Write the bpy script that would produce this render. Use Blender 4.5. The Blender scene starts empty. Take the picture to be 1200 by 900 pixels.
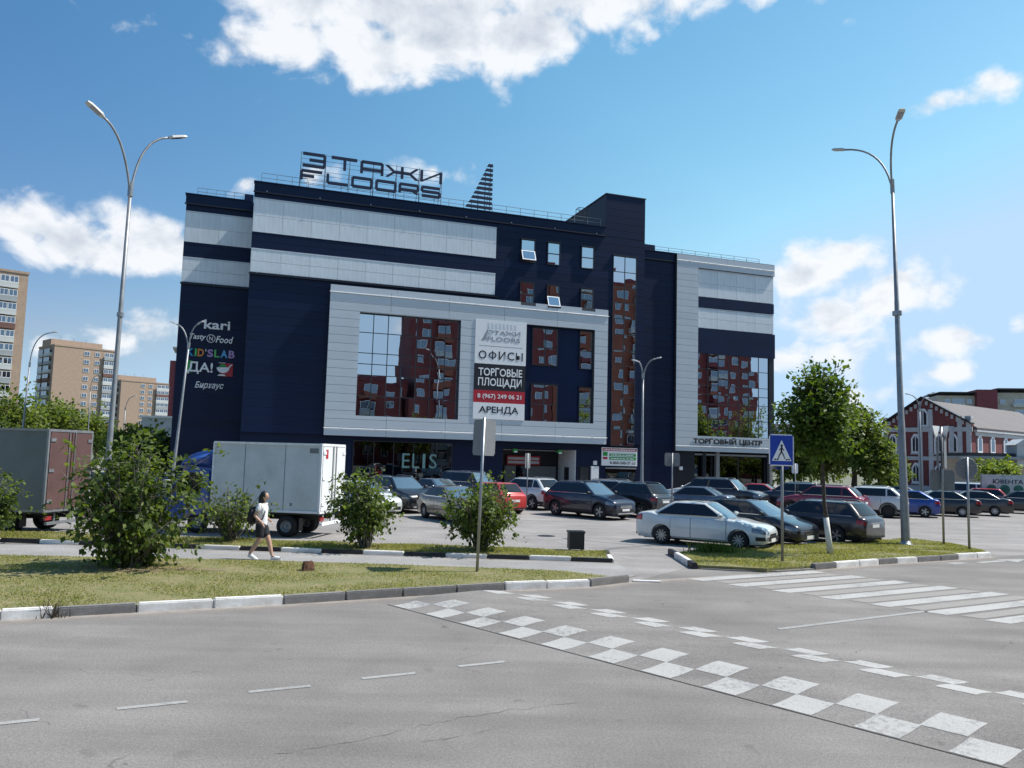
import bpy, bmesh, math, random
import numpy as np
from mathutils import Vector, Matrix
random.seed(7); rng = np.random.default_rng(7)
R = math.radians
SC = bpy.context.scene
COL = SC.collection

# ------------------------------------------------------------------ camera, sky, sun, exposure
F, PITCH, ROLL, CH = 930.0, R(5.2), R(1.56), 2.8
def ray(px, py):
    x = (px-600)/F; y = -(py-450)/F
    c, s = math.cos(ROLL), math.sin(ROLL); x, y = c*x-s*y, s*x+c*y
    c, s = math.cos(PITCH), math.sin(PITCH)
    return Vector((x, c-s*y, s+c*y))
CAMP = Vector((0, 0, CH))
def gp(px, py, z=0.0):
    d = ray(px, py); return CAMP + d*((z-CH)/d.z)
def at(px, py, Y):
    d = ray(px, py); return CAMP + d*(Y/d.y)
cam = bpy.data.objects.new('camera', bpy.data.cameras.new('camera')); COL.objects.link(cam)
cr, sr, cp, sp = math.cos(ROLL), math.sin(ROLL), math.cos(PITCH), math.sin(PITCH)
right = Vector((cr, -sp*sr, cp*sr)); up = Vector((-sr, -sp*cr, cp*cr)); fw = Vector((0, cp, sp))
cam.matrix_world = Matrix(((right.x, up.x, -fw.x, 0), (right.y, up.y, -fw.y, 0), (right.z, up.z, -fw.z, CH), (0, 0, 0, 1)))
cam.data.sensor_width = 36; cam.data.lens = 36*F/1200
cam.data.clip_start = .1; cam.data.clip_end = 6000
SC.camera = cam

SUN_EL, SUN_AZ = R(55), R(79)
SUNV = Vector((math.cos(SUN_EL)*math.sin(SUN_AZ), math.cos(SUN_EL)*math.cos(SUN_AZ), math.sin(SUN_EL)))
sl = bpy.data.lights.new('sun', 'SUN'); sl.energy = 4.6; sl.angle = R(.53); sl.color = (1, .955, .89)
so = bpy.data.objects.new('sun', sl); COL.objects.link(so); so.rotation_euler = SUNV.to_track_quat('Z', 'Y').to_euler()
so.location = (30, 5, 60)
SC.view_settings.view_transform = 'Standard'; SC.view_settings.look = 'None'
SC.view_settings.gamma = 1; SC.view_settings.use_curve_mapping = False
SC.view_settings.exposure = 0.45

def build_world():
    w = bpy.data.worlds.new('World'); SC.world = w; w.use_nodes = True
    nt = w.node_tree; N = nt.nodes; L = nt.links; N.clear()
    def nd(t, **k):
        n = N.new(t)
        for a, b in k.items(): setattr(n, a, b)
        return n
    def mth(op, a, b=None, c=None, clamp=False):
        n = nd('ShaderNodeMath', operation=op, use_clamp=clamp)
        for i, v in enumerate((a, b, c)):
            if v is None: continue
            if isinstance(v, (int, float)): n.inputs[i].default_value = v
            else: L.new(v, n.inputs[i])
        return n.outputs[0]
    out = nd('ShaderNodeOutputWorld'); bg = nd('ShaderNodeBackground')
    sky = nd('ShaderNodeTexSky', sky_type='NISHITA', sun_disc=False)
    sky.sun_elevation = SUN_EL; sky.sun_rotation = SUN_AZ; sky.altitude = 150
    sky.air_density = 1.2; sky.dust_density = .4; sky.ozone_density = 1.6
    tc = nd('ShaderNodeTexCoord'); sep = nd('ShaderNodeSeparateXYZ'); L.new(tc.outputs['Generated'], sep.inputs[0])
    az = mth('ARCTAN2', sep.outputs[0], sep.outputs[1]); el = mth('ARCSINE', sep.outputs[2])
    # cumulus banks: (pixel centre, half width, half height, weight)
    clouds = [(330, 52, 85, 34, 1), (430, 58, 80, 48, 1.1), (520, 40, 110, 48, 1.2), (615, 32, 80, 40, 1.05), (700, 18, 60, 26, .8), (420, -6, 240, 50, 1.25), (620, -25, 300, 60, 1.2),
              (30, 262, 55, 36, 1.1), (95, 285, 75, 34, 1.1), (165, 285, 62, 38, 1.15), (150, 312, 60, 18, .8), (240, 300, 70, 34, .9),
              (185, 380, 40, 28, .9), (140, 400, 34, 18, .8), (150, 28, 36, 16, .62), (221, 40, 15, 9, .5), (292, 218, 24, 13, .7), (292, 184, 14, 6, .42), (243, 180, 12, 7, .42),
              (480, 200, 50, 22, .75), (380, 205, 34, 16, .7),
              (1110, 118, 52, 20, 1.0), (1165, 95, 38, 20, .95), (1140, 108, 60, 26, .8), (1000, 300, 62, 26, 1.0), (955, 325, 50, 30, 1.05), (1040, 350, 70, 28, .95), (965, 370, 60, 32, 1.0), (1010, 345, 105, 62, .72), (1060, 330, 40, 40, .8), (1000, 420, 90, 40, .62),
              (1115, 400, 60, 20, .85), (1115, 437, 55, 16, .75), (1190, 382, 26, 16, .7), (1142, 312, 14, 8, .45), (935, 420, 50, 22, .85), (1010, 470, 60, 20, .75), (1170, 465, 60, 16, .6),
              (60, 415, 60, 20, .6), (20, 470, 60, 24, .55)]
    acc = None
    for px, py, hw, hh, wt in clouds:
        d = ray(px, py).normalized(); a0 = math.atan2(d.x, d.y); e0 = math.asin(d.z)
        dd = ray(px+hw, py).normalized(); ra = abs(math.atan2(dd.x, dd.y)-a0)
        dd = ray(px, py+hh).normalized(); re = abs(math.asin(dd.z)-e0)
        u = mth('MULTIPLY', mth('SUBTRACT', az, a0), 1/ra); v = mth('MULTIPLY', mth('SUBTRACT', el, e0), 1/re)
        r2 = mth('ADD', mth('MULTIPLY', u, u), mth('MULTIPLY', v, v))
        g = mth('MULTIPLY', mth('EXPONENT', mth('MULTIPLY', r2, -.75)), wt)
        acc = g if acc is None else mth('MAXIMUM', acc, g)
    # the same fair-weather cumulus over the rest of the dome (low frequency cover)
    cov = nd('ShaderNodeTexNoise'); cov.inputs['Scale'].default_value = 3.1; cov.inputs['Detail'].default_value = 2
    mp = nd('ShaderNodeMapping'); mp.inputs['Scale'].default_value = (1, 1, 2.4); mp.inputs['Location'].default_value = (3.7, 1.2, .4)
    L.new(tc.outputs['Generated'], mp.inputs[0]); L.new(mp.outputs[0], cov.inputs['Vector'])
    general = mth('MULTIPLY', mth('SUBTRACT', cov.outputs[0], .50), 3.2, clamp=True)
    behind = mth('MULTIPLY', mth('SUBTRACT', mth('ABSOLUTE', az), .72), 4.0, clamp=True)
    acc = mth('MAXIMUM', acc, mth('MULTIPLY', general, behind))
    def fbm(off, sc, det):
        m2 = nd('ShaderNodeMapping'); m2.inputs['Location'].default_value = off; m2.inputs['Scale'].default_value = (1, 1, 1.35)
        L.new(tc.outputs['Generated'], m2.inputs[0])
        n = nd('ShaderNodeTexNoise'); n.inputs['Scale'].default_value = sc; n.inputs['Detail'].default_value = det; n.inputs['Roughness'].default_value = .56
        n.inputs['Distortion'].default_value = .25
        L.new(m2.outputs[0], n.inputs['Vector']); return n.outputs[0]
    n1 = fbm((.3, .1, .7), 15, 9)
    n2 = fbm((.3-.018, .1-.004, .7-.03), 15, 5)     # the same billows seen a step towards the sun
    vor = nd('ShaderNodeTexVoronoi', feature='SMOOTH_F1'); vor.inputs['Scale'].default_value = 30
    try: vor.inputs['Smoothness'].default_value = .4
    except Exception: pass
    wv = nd('ShaderNodeVectorMath', operation='ADD'); wn = nd('ShaderNodeTexNoise'); wn.inputs['Scale'].default_value = 22; wn.inputs['Detail'].default_value = 4
    L.new(tc.outputs['Generated'], wn.inputs['Vector'])
    ws = nd('ShaderNodeVectorMath', operation='SCALE'); ws.inputs['Scale'].default_value = .05
    L.new(wn.outputs[1], ws.inputs[0]); L.new(tc.outputs['Generated'], wv.inputs[0]); L.new(ws.outputs[0], wv.inputs[1]); L.new(wv.outputs[0], vor.inputs['Vector'])
    puff = mth('MULTIPLY', mth('SUBTRACT', .42, vor.outputs[0]), .35)
    dens = mth('ADD', mth('ADD', acc, mth('MULTIPLY', mth('SUBTRACT', n1, .5), 1.9)), puff)
    alpha = nd('ShaderNodeMapRange', interpolation_type='SMOOTHSTEP'); L.new(dens, alpha.inputs[0])
    alpha.inputs[1].default_value = .36; alpha.inputs[2].default_value = .86
    edge = mth('MULTIPLY', mth('SUBTRACT', acc, .02), 12, clamp=True)
    al = mth('MULTIPLY', alpha.outputs[0], edge)
    al = mth('MULTIPLY', al, .95)
    shade = mth('ADD', mth('MULTIPLY', mth('SUBTRACT', n2, n1), 2.6), mth('MULTIPLY', mth('SUBTRACT', dens, .9), .55))
    shade = mth('ADD', shade, .12, clamp=True)
    cc = nd('ShaderNodeMix', data_type='RGBA'); L.new(shade, cc.inputs['Factor'])
    cc.inputs['A'].default_value = (8.3, 8.5, 8.8, 1); cc.inputs['B'].default_value = (4.3, 4.9, 5.8, 1)
    mx = nd('ShaderNodeMix', data_type='RGBA'); L.new(al, mx.inputs['Factor'])
    ss = nd('ShaderNodeSeparateColor'); L.new(sky.outputs[0], ss.inputs[0]); K_ = .1161
    chn = []
    for i, (g_, k_) in enumerate(((1.75, 2.40), (1.3, 1.57), (1.05, 1.29))):      # clear summer blue, deeper away from the sun
        chn.append(mth('MULTIPLY', mth('POWER', mth('MULTIPLY', ss.outputs[i], K_), g_), k_/K_))
    dt = nd('ShaderNodeVectorMath', operation='DOT_PRODUCT'); L.new(tc.outputs['Generated'], dt.inputs[0]); dt.inputs[1].default_value = SUNV
    glow = nd('ShaderNodeMapRange'); L.new(dt.outputs['Value'], glow.inputs[0])       # haze brightens the sunward side of the dome
    for i, v in enumerate((-.1, .5, .62, 1.30)): glow.inputs[i+1].default_value = v
    chn[0] = mth('MULTIPLY', chn[0], glow.outputs[0]); chn[1] = mth('MULTIPLY', chn[1], glow.outputs[0]); chn[2] = mth('MULTIPLY', chn[2], mth('POWER', glow.outputs[0], .5))
    chn[1] = mth('MINIMUM', chn[1], .75/K_); chn[2] = mth('MINIMUM', mth('MAXIMUM', chn[2], mth('MULTIPLY', chn[1], 1.3)), 1.0/K_); chn[0] = mth('MINIMUM', chn[0], mth('MULTIPLY', chn[1], .70))
    cb_ = nd('ShaderNodeCombineColor')
    for i in range(3): L.new(chn[i], cb_.inputs[i])
    L.new(cb_.outputs[0], mx.inputs['A']); L.new(cc.outputs['Result'], mx.inputs['B'])
    L.new(mx.outputs['Result'], bg.inputs[0]); bg.inputs[1].default_value = .085
    L.new(bg.outputs[0], out.inputs[0])
build_world()

# ------------------------------------------------------------------ materials
MATS = {}
def M(name, col=(.5, .5, .5), rough=.6, metal=0., var=.12, scale=6., bump=0., bscale=None, coat=0., spec=.5, col2=None, stretch=(1, 1, 1), rand=0.):
    if name in MATS: return MATS[name]
    m = bpy.data.materials.new(name); m.use_nodes = True; nt = m.node_tree; N = nt.nodes; L = nt.links
    b = N['Principled BSDF']; b.inputs['Roughness'].default_value = rough; b.inputs['Metallic'].default_value = metal
    b.inputs['Specular IOR Level'].default_value = spec
    if coat: b.inputs['Coat Weight'].default_value = coat; b.inputs['Coat Roughness'].default_value = .03
    tc = N.new('ShaderNodeTexCoord'); mp = N.new('ShaderNodeMapping'); mp.inputs['Scale'].default_value = stretch
    L.new(tc.outputs['Object'], mp.inputs[0])
    ns = N.new('ShaderNodeTexNoise'); ns.inputs['Scale'].default_value = scale; ns.inputs['Detail'].default_value = 6; ns.inputs['Roughness'].default_value = .62
    L.new(mp.outputs[0], ns.inputs['Vector'])
    mx = N.new('ShaderNodeMix'); mx.data_type = 'RGBA'
    c2 = col2 if col2 else tuple(c*(1-var*1.6) for c in col); c1 = col if col2 else tuple(min(1, c*(1+var)) for c in col)
    mx.inputs['A'].default_value = (*c1, 1); mx.inputs['B'].default_value = (*c2, 1)
    rm = N.new('ShaderNodeMapRange'); rm.inputs[1].default_value = .33; rm.inputs[2].default_value = .67; L.new(ns.outputs[0], rm.inputs[0])
    L.new(rm.outputs[0], mx.inputs['Factor']); L.new(mx.outputs['Result'], b.inputs['Base Color'])
    if rand:
        oi = N.new('ShaderNodeObjectInfo'); r2 = N.new('ShaderNodeMapRange'); r2.inputs[3].default_value = 1-rand; r2.inputs[4].default_value = 1+rand; L.new(oi.outputs['Random'], r2.inputs[0])
        vm = N.new('ShaderNodeVectorMath'); vm.operation = 'SCALE'; L.new(mx.outputs['Result'], vm.inputs[0]); L.new(r2.outputs[0], vm.inputs['Scale']); L.new(vm.outputs[0], b.inputs['Base Color'])
    if bump:
        bn = N.new('ShaderNodeTexNoise'); bn.inputs['Scale'].default_value = bscale or scale*4; bn.inputs['Detail'].default_value = 4
        L.new(mp.outputs[0], bn.inputs['Vector'])
        bp = N.new('ShaderNodeBump'); bp.inputs['Strength'].default_value = bump; bp.inputs['Distance'].default_value = .02
        L.new(bn.outputs[0], bp.inputs['Height']); L.new(bp.outputs[0], b.inputs['Normal'])
    MATS[name] = m; return m

def asphalt(name, base, patch, worldscale=1.0, crack=True):
    m = bpy.data.materials.new(name); m.use_nodes = True; nt = m.node_tree; N = nt.nodes; L = nt.links
    b = N['Principled BSDF']; b.inputs['Roughness'].default_value = .88; b.inputs['Specular IOR Level'].default_value = .25
    g = N.new('ShaderNodeNewGeometry')
    def noise(sc, det, vec=None, rough=.6):
        n = N.new('ShaderNodeTexNoise'); n.inputs['Scale'].default_value = sc; n.inputs['Detail'].default_value = det; n.inputs['Roughness'].default_value = rough
        L.new(vec or g.outputs['Position'], n.inputs['Vector']); return n.outputs[0]
    def rng_(v, a, b_, c, d):
        r = N.new('ShaderNodeMapRange'); r.inputs[1].default_value = a; r.inputs[2].default_value = b_; r.inputs[3].default_value = c; r.inputs[4].default_value = d
        L.new(v, r.inputs[0]); return r.outputs[0]
    def mul(a, b_):
        n = N.new('ShaderNodeMath'); n.operation = 'MULTIPLY'; L.new(a, n.inputs[0])
        if isinstance(b_, float): n.inputs[1].default_value = b_
        else: L.new(b_, n.inputs[1])
        return n.outputs[0]
    rot = N.new('ShaderNodeMapping'); rot.inputs['Rotation'].default_value = (0, 0, R(-28)); rot.inputs['Scale'].default_value = (.22, 1.6, 1)
    L.new(g.outputs['Position'], rot.inputs[0])
    fac = mul(mul(rng_(noise(80, 2, rough=.8), .32, .68, .6, 1.4), rng_(noise(26, 3), .35, .65, .88, 1.12)), rng_(noise(.42, 4), .3, .7, .86, 1.12))
    fac = mul(fac, rng_(noise(.75, 3, rot.outputs[0]), .3, .7, .82, 1.10))
    if crack:
        wn = N.new('ShaderNodeTexNoise'); wn.inputs['Scale'].default_value = 1.7; wn.inputs['Detail'].default_value = 5; L.new(g.outputs['Position'], wn.inputs['Vector'])
        sc = N.new('ShaderNodeVectorMath'); sc.operation = 'SCALE'; sc.inputs['Scale'].default_value = .9; L.new(wn.outputs[1], sc.inputs[0])
        ad = N.new('ShaderNodeVectorMath'); L.new(g.outputs['Position'], ad.inputs[0]); L.new(sc.outputs[0], ad.inputs[1])
        vo = N.new('ShaderNodeTexVoronoi'); vo.feature = 'DISTANCE_TO_EDGE'; vo.inputs['Scale'].default_value = .23; L.new(ad.outputs[0], vo.inputs['Vector'])
        line = rng_(vo.outputs[0], .001, .003, 1, 0)
        msk = rng_(noise(.35, 3), .55, .62, 0, 1)
        inv = rng_(mul(line, msk), 0, 1, 1, .6)
        fac = mul(fac, inv)
        # round oil stains
        st = rng_(noise(2.3, 2), .66, .74, 1, .78); fac = mul(fac, st)
    fac = mul(fac, rng_(noise(48, 3, rough=.7), .60, .70, 1, .62))
    mx = N.new('ShaderNodeMix'); mx.data_type = 'RGBA'; mx.inputs['A'].default_value = (*base, 1); mx.inputs['B'].default_value = (*patch, 1)
    L.new(rng_(noise(.25, 5), .42, .6, 0, 1), mx.inputs['Factor'])
    vm = N.new('ShaderNodeVectorMath'); vm.operation = 'SCALE'; L.new(mx.outputs['Result'], vm.inputs[0]); L.new(fac, vm.inputs['Scale'])
    L.new(vm.outputs[0], b.inputs['Base Color'])
    bp = N.new('ShaderNodeBump'); bp.inputs['Strength'].default_value = .45; bp.inputs['Distance'].default_value = .012
    L.new(noise(120, 2), bp.inputs['Height']); L.new(bp.outputs[0], b.inputs['Normal'])
    MATS[name] = m; return m

def paint_mark(name, col, wear=.5):
    m = bpy.data.materials.new(name); m.use_nodes = True; nt = m.node_tree; N = nt.nodes; L = nt.links
    b = N['Principled BSDF']; b.inputs['Roughness'].default_value = .75
    g = N.new('ShaderNodeNewGeometry')
    n = N.new('ShaderNodeTexNoise'); n.inputs['Scale'].default_value = 14; n.inputs['Detail'].default_value = 9; n.inputs['Roughness'].default_value = .75; L.new(g.outputs['Position'], n.inputs['Vector'])
    r = N.new('ShaderNodeMapRange'); r.inputs[1].default_value = wear; r.inputs[2].default_value = wear+.13
    big = N.new('ShaderNodeTexNoise'); big.inputs['Scale'].default_value = .9; big.inputs['Detail'].default_value = 3; L.new(g.outputs['Position'], big.inputs['Vector'])      # worn more in some places than others
    rb = N.new('ShaderNodeMapRange'); rb.inputs[1].default_value = .35; rb.inputs[2].default_value = .68; rb.inputs[3].default_value = -.10; rb.inputs[4].default_value = .09; L.new(big.outputs[0], rb.inputs[0])
    ad_ = N.new('ShaderNodeMath'); L.new(n.outputs[0], ad_.inputs[0]); L.new(rb.outputs[0], ad_.inputs[1]); L.new(ad_.outputs[0], r.inputs[0])
    mx = N.new('ShaderNodeMix'); mx.data_type = 'RGBA'; mx.inputs['A'].default_value = (*col, 1); mx.inputs['B'].default_value = (.24, .235, .23, 1); L.new(r.outputs[0], mx.inputs['Factor'])
    n2 = N.new('ShaderNodeTexNoise'); n2.inputs['Scale'].default_value = 60; L.new(g.outputs['Position'], n2.inputs['Vector'])
    vm = N.new('ShaderNodeVectorMath'); vm.operation = 'SCALE'; L.new(mx.outputs['Result'], vm.inputs[0])
    r2 = N.new('ShaderNodeMapRange'); r2.inputs[1].default_value = .3; r2.inputs[2].default_value = .7; r2.inputs[3].default_value = .8; r2.inputs[4].default_value = 1.12; L.new(n2.outputs[0], r2.inputs[0]); L.new(r2.outputs[0], vm.inputs['Scale'])
    L.new(vm.outputs[0], b.inputs['Base Color'])
    MATS[name] = m; return m

def leafmat(name, dark, light, trans=.35):
    m = bpy.data.materials.new(name); m.use_nodes = True; nt = m.node_tree; N = nt.nodes; L = nt.links
    b = N['Principled BSDF']; b.inputs['Roughness'].default_value = .55; b.inputs['Specular IOR Level'].default_value = .3
    g = N.new('ShaderNodeNewGeometry'); mx = N.new('ShaderNodeMix'); mx.data_type = 'RGBA'
    mx.inputs['A'].default_value = (*dark, 1); mx.inputs['B'].default_value = (*light, 1)
    L.new(g.outputs['Random Per Island'], mx.inputs['Factor']); L.new(mx.outputs['Result'], b.inputs['Base Color'])
    t = N.new('ShaderNodeBsdfTranslucent'); vm = N.new('ShaderNodeVectorMath'); vm.operation = 'MULTIPLY'; vm.inputs[1].default_value = (1.5, 1.55, .55)
    L.new(mx.outputs['Result'], vm.inputs[0]); L.new(vm.outputs[0], t.inputs[0])
    ms = N.new('ShaderNodeMixShader'); ms.inputs[0].default_value = trans; L.new(b.outputs[0], ms.inputs[1]); L.new(t.outputs[0], ms.inputs[2])
    L.new(ms.outputs[0], N['Material Output'].inputs[0]); MATS[name] = m; return m

def mirror_glass(name, col, rough=.0, wob=.25, wscale=.35, metal=1.0):
    m = bpy.data.materials.new(name); m.use_nodes = True; nt = m.node_tree; N = nt.nodes; L = nt.links
    b = N['Principled BSDF']; b.inputs['Base Color'].default_value = (*col, 1); b.inputs['Metallic'].default_value = metal; b.inputs['Roughness'].default_value = rough
    b.inputs['IOR'].default_value = 1.6
    tc = N.new('ShaderNodeNewGeometry'); n = N.new('ShaderNodeTexNoise'); n.inputs['Scale'].default_value = wscale; n.inputs['Detail'].default_value = 1.5; L.new(tc.outputs['Position'], n.inputs['Vector'])
    bp = N.new('ShaderNodeBump'); bp.inputs['Strength'].default_value = wob; bp.inputs['Distance'].default_value = .05
    L.new(n.outputs[0], bp.inputs['Height']); L.new(bp.outputs[0], b.inputs['Normal'])
    MATS[name] = m; return m

# ------------------------------------------------------------------ mesh helpers
class MB:
    def __init__(s): s.v = []; s.f = []; s.sm = False
    def add(s, vs, fs):
        o = len(s.v); s.v += [tuple(v) for v in vs]; s.f += [tuple(i+o for i in f) for f in fs]; return s
    def box(s, x0, x1, y0, y1, z0, z1):
        return s.add([(x0, y0, z0), (x1, y0, z0), (x1, y1, z0), (x0, y1, z0), (x0, y0, z1), (x1, y0, z1), (x1, y1, z1), (x0, y1, z1)],
                     [(0, 3, 2, 1), (4, 5, 6, 7), (0, 1, 5, 4), (1, 2, 6, 5), (2, 3, 7, 6), (3, 0, 4, 7)])
    def prism(s, pts, a, b, axis='z'):
        n = len(pts); area = sum(pts[i][0]*pts[(i+1) % n][1]-pts[(i+1) % n][0]*pts[i][1] for i in range(n))
        if area < 0: pts = pts[::-1]
        def mk(p, t): return (p[0], p[1], t) if axis == 'z' else ((p[0], t, p[1]) if axis == 'y' else (t, p[0], p[1]))
        vs = [mk(p, a) for p in pts]+[mk(p, b) for p in pts]
        fs = [tuple(range(n))[::-1], tuple(range(n, 2*n))]+[(i, (i+1) % n, n+(i+1) % n, n+i) for i in range(n)]
        if axis == 'y': fs = [f[::-1] for f in fs]
        return s.add(vs, fs)
    def bar(s, p, q, w, h=None):
        p = Vector(p); q = Vector(q); h = h or w; d = (q-p).normalized()
        a = d.cross(Vector((0, 0, 1))); a = a.normalized() if a.length > 1e-4 else Vector((1, 0, 0)); b = a.cross(d).normalized()
        vs = [c+a*i*w/2+b*j*h/2 for c in (p, q) for i, j in ((-1, -1), (1, -1), (1, 1), (-1, 1))]
        return s.add(vs, [(0, 1, 2, 3), (7, 6, 5, 4), (0, 4, 5, 1), (1, 5, 6, 2), (2, 6, 7, 3), (3, 7, 4, 0)])
    def tube(s, pts, rad, n=8, cap=True):
        pts = [Vector(p) for p in pts]; rs = rad if isinstance(rad, (list, tuple)) else [rad]*len(pts)
        o = len(s.v); prev = None
        for i, p in enumerate(pts):
            d = (pts[min(i+1, len(pts)-1)]-pts[max(i-1, 0)]).normalized()
            if prev is None:
                a = d.cross(Vector((0, 0, 1))); a = a.normalized() if a.length > 1e-3 else Vector((1, 0, 0))
            else:
                a = (prev-d*prev.dot(d)); a = a.normalized() if a.length > 1e-4 else Vector((1, 0, 0))
            prev = a; b = d.cross(a)
            for k in range(n):
                t = 2*math.pi*k/n; s.v.append(tuple(p+(a*math.cos(t)+b*math.sin(t))*rs[i]))
        for i in range(len(pts)-1):
            for k in range(n):
                k2 = (k+1) % n; s.f.append((o+i*n+k, o+i*n+k2, o+(i+1)*n+k2, o+(i+1)*n+k))
        if cap:
            s.f.append(tuple(o+k for k in range(n))[::-1]); e = o+(len(pts)-1)*n; s.f.append(tuple(e+k for k in range(n)))
        return s
    def lathe(s, prof, n=24, axis='z', c=(0, 0, 0)):
        o = len(s.v)
        for r, h in prof:
            for k in range(n):
                t = 2*math.pi*k/n; x, y = r*math.cos(t), r*math.sin(t)
                v = (x, y, h) if axis == 'z' else (x, h, y)
                s.v.append((v[0]+c[0], v[1]+c[1], v[2]+c[2]))
        for i in range(len(prof)-1):
            for k in range(n):
                k2 = (k+1) % n; f = (o+i*n+k, o+i*n+k2, o+(i+1)*n+k2, o+(i+1)*n+k); s.f.append(f if axis == 'z' else f[::-1])
        return s
    def grid(s, P):
        h = len(P); w = len(P[0]); o = len(s.v)
        for r in P: s.v += [tuple(p) for p in r]
        for i in range(h-1):
            for j in range(w-1): s.f.append((o+i*w+j, o+i*w+j+1, o+(i+1)*w+j+1, o+(i+1)*w+j))
        return s
    def mesh(s, name='mesh', smooth=None):
        me = bpy.data.meshes.new(name); me.from_pydata(s.v, [], s.f); me.update()
        if smooth if smooth is not None else s.sm: me.shade_smooth()
        return me
    def build(s, name, m, parent=None, loc=None, smooth=None):
        return ob(name, s.mesh(name, smooth), m, parent, loc)
def ob(name, me, m, parent=None, loc=None):
    o = bpy.data.objects.new(name, me); COL.objects.link(o)
    if m is not None:
        if len(me.materials) == 0: me.materials.append(m)
        elif me.materials[0] != m: o.material_slots[0].link = 'OBJECT'; o.material_slots[0].material = m
    if parent: o.parent = parent
    if loc is not None: o.location = loc
    return o
UB = MB().box(-.5, .5, -.5, .5, -.5, .5).mesh('unit_block')
UBM = {}
def ubox(name, m, parent, x0, x1, y0, y1, z0, z1):
    if m.name not in UBM: q = UB.copy(); q.materials.append(m); UBM[m.name] = q
    o = bpy.data.objects.new(name, UBM[m.name]); COL.objects.link(o); o.parent = parent
    o.location = ((x0+x1)/2, (y0+y1)/2, (z0+z1)/2); o.scale = (x1-x0, y1-y0, z1-z0); return o
def tag(o, label=None, cat=None, group=None, kind=None):
    if label: o['label'] = label
    if cat: o['category'] = cat
    if group: o['group'] = group
    if kind: o['kind'] = kind
    return o
def thing(name, label, cat, loc=(0, 0, 0), rz=0, group=None):
    o = bpy.data.objects.new(name, None); COL.objects.link(o); o.location = loc; o.rotation_euler = (0, 0, rz); o.empty_display_size = .2
    return tag(o, label, cat, group)
def text_mesh(txt, w=None, h=None, extrude=.02, bold=0., shear=0., align='l', res=3):
    for a_, b_ in zip('АВЕКМНОРСТХ', 'ABEKMHOPCTX'): txt = txt.replace(a_, b_)      # same letter shapes, cleaner outlines
    cu = bpy.data.curves.new('t', 'FONT'); cu.body = txt; cu.size = 1; cu.extrude = extrude; cu.offset = bold; cu.resolution_u = res; cu.shear = shear
    o = bpy.data.objects.new('t', cu); COL.objects.link(o)
    dg = bpy.context.evaluated_depsgraph_get(); me = bpy.data.meshes.new_from_object(o.evaluated_get(dg))
    bpy.data.objects.remove(o); bpy.data.curves.remove(cu)
    n = len(me.vertices); c = np.empty(n*3); me.vertices.foreach_get('co', c); c = c.reshape(n, 3)
    lo, hi = c.min(0), c.max(0)
    sx = (w/(hi[0]-lo[0])) if w else None; sy = (h/(hi[1]-lo[1])) if h else None
    sx = sx or sy; sy = sy or sx
    q = np.stack([(c[:, 0]-lo[0])*sx, -c[:, 2], (c[:, 1]-lo[1])*sy], 1)   # upright in local xz, front face to -y
    me.vertices.foreach_set('co', q.ravel()); me.update(); me.materials.clear()
    return me
def text(name, txt, m, parent, x, y, z, w=None, h=None, **k):
    me = text_mesh(txt, w, h, **k); me.materials.append(m); return ob(name, me, m, parent, (x, y, z))
def np_mesh(name, verts, faces_n, idx):
    me = bpy.data.meshes.new(name); nv = len(verts); nf = len(idx)//faces_n
    me.vertices.add(nv); me.vertices.foreach_set('co', np.asarray(verts, 'f').ravel())
    me.loops.add(nf*faces_n); me.loops.foreach_set('vertex_index', np.asarray(idx, 'i'))
    me.polygons.add(nf); me.polygons.foreach_set('loop_start', np.arange(nf, dtype='i')*faces_n)
    me.polygons.foreach_set('loop_total', np.full(nf, faces_n, 'i')); me.update(calc_edges=True); me.validate(); return me
# ------------------------------------------------------------------ material set
asphalt('asphalt_road', (.200, .185, .173), (.226, .211, .197))
asphalt('asphalt_lot', (.26, .243, .232), (.285, .268, .256))
asphalt('footpath', (.285, .275, .268), (.31, .30, .29), crack=False)
paint_mark('road_paint', (.40, .39, .37), .50); paint_mark('road_paint_old', (.34, .33, .312), .48); paint_mark('yellow_paint_old', (.262, .242, .222), .6)
M('ground_far', (.10, .12, .05), .95, var=.3, scale=.05, col2=(.17, .16, .13))
M('turf', (.135, .145, .045), .95, scale=2.6, col2=(.225, .19, .095), bump=.5, bscale=40)
leafmat('grass_blades', (.12, .145, .032), (.38, .345, .16), .45)
M('kerb_concrete', (.20, .19, .182), .9, var=.14, scale=7, bump=.4, bscale=60, rand=.12)
M('kerb_white', (.80, .79, .77), .8, scale=5, col2=(.60, .57, .53), bump=.3, bscale=50, rand=.10)
M('kerb_black', (.016, .016, .02), .6, var=.3, scale=8)
M('navy', (.0015, .0092, .041), .45, var=.10, scale=.7, spec=.25, rand=.14)
M('navy_dark', (.0025, .005, .016), .5, var=.12, scale=.7)
M('grey_panel', (.53, .58, .62), .42, var=.05, scale=.5, spec=.45, rand=.03)
M('perf_panel', (.66, .71, .74), .5, var=.07, scale=2.2, stretch=(3.0, 1, .22), rand=.025)
M('joint_light', (.62, .64, .64), .6, var=.06); M('joint_dark', (.06, .065, .075), .8, var=.1)
M('frame_dark', (.02, .022, .028), .45, var=.1)
M('white_trim', (.78, .79, .80), .5, var=.06)
M('steel', (.34, .35, .36), .42, .75, var=.12, scale=5)
M('galv', (.27, .28, .29), .5, .5, var=.12, scale=4)
M('roof_dark', (.05, .052, .06), .9, var=.2, scale=.6)
mirror_glass('facade_glass', (.49, .53, .58), .0, .07, .6)
mirror_glass('shop_glass', (.10, .105, .115), .01, .1, .4)
mirror_glass('house_glass', (.20, .23, .27), .05, .2, .8)
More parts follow.
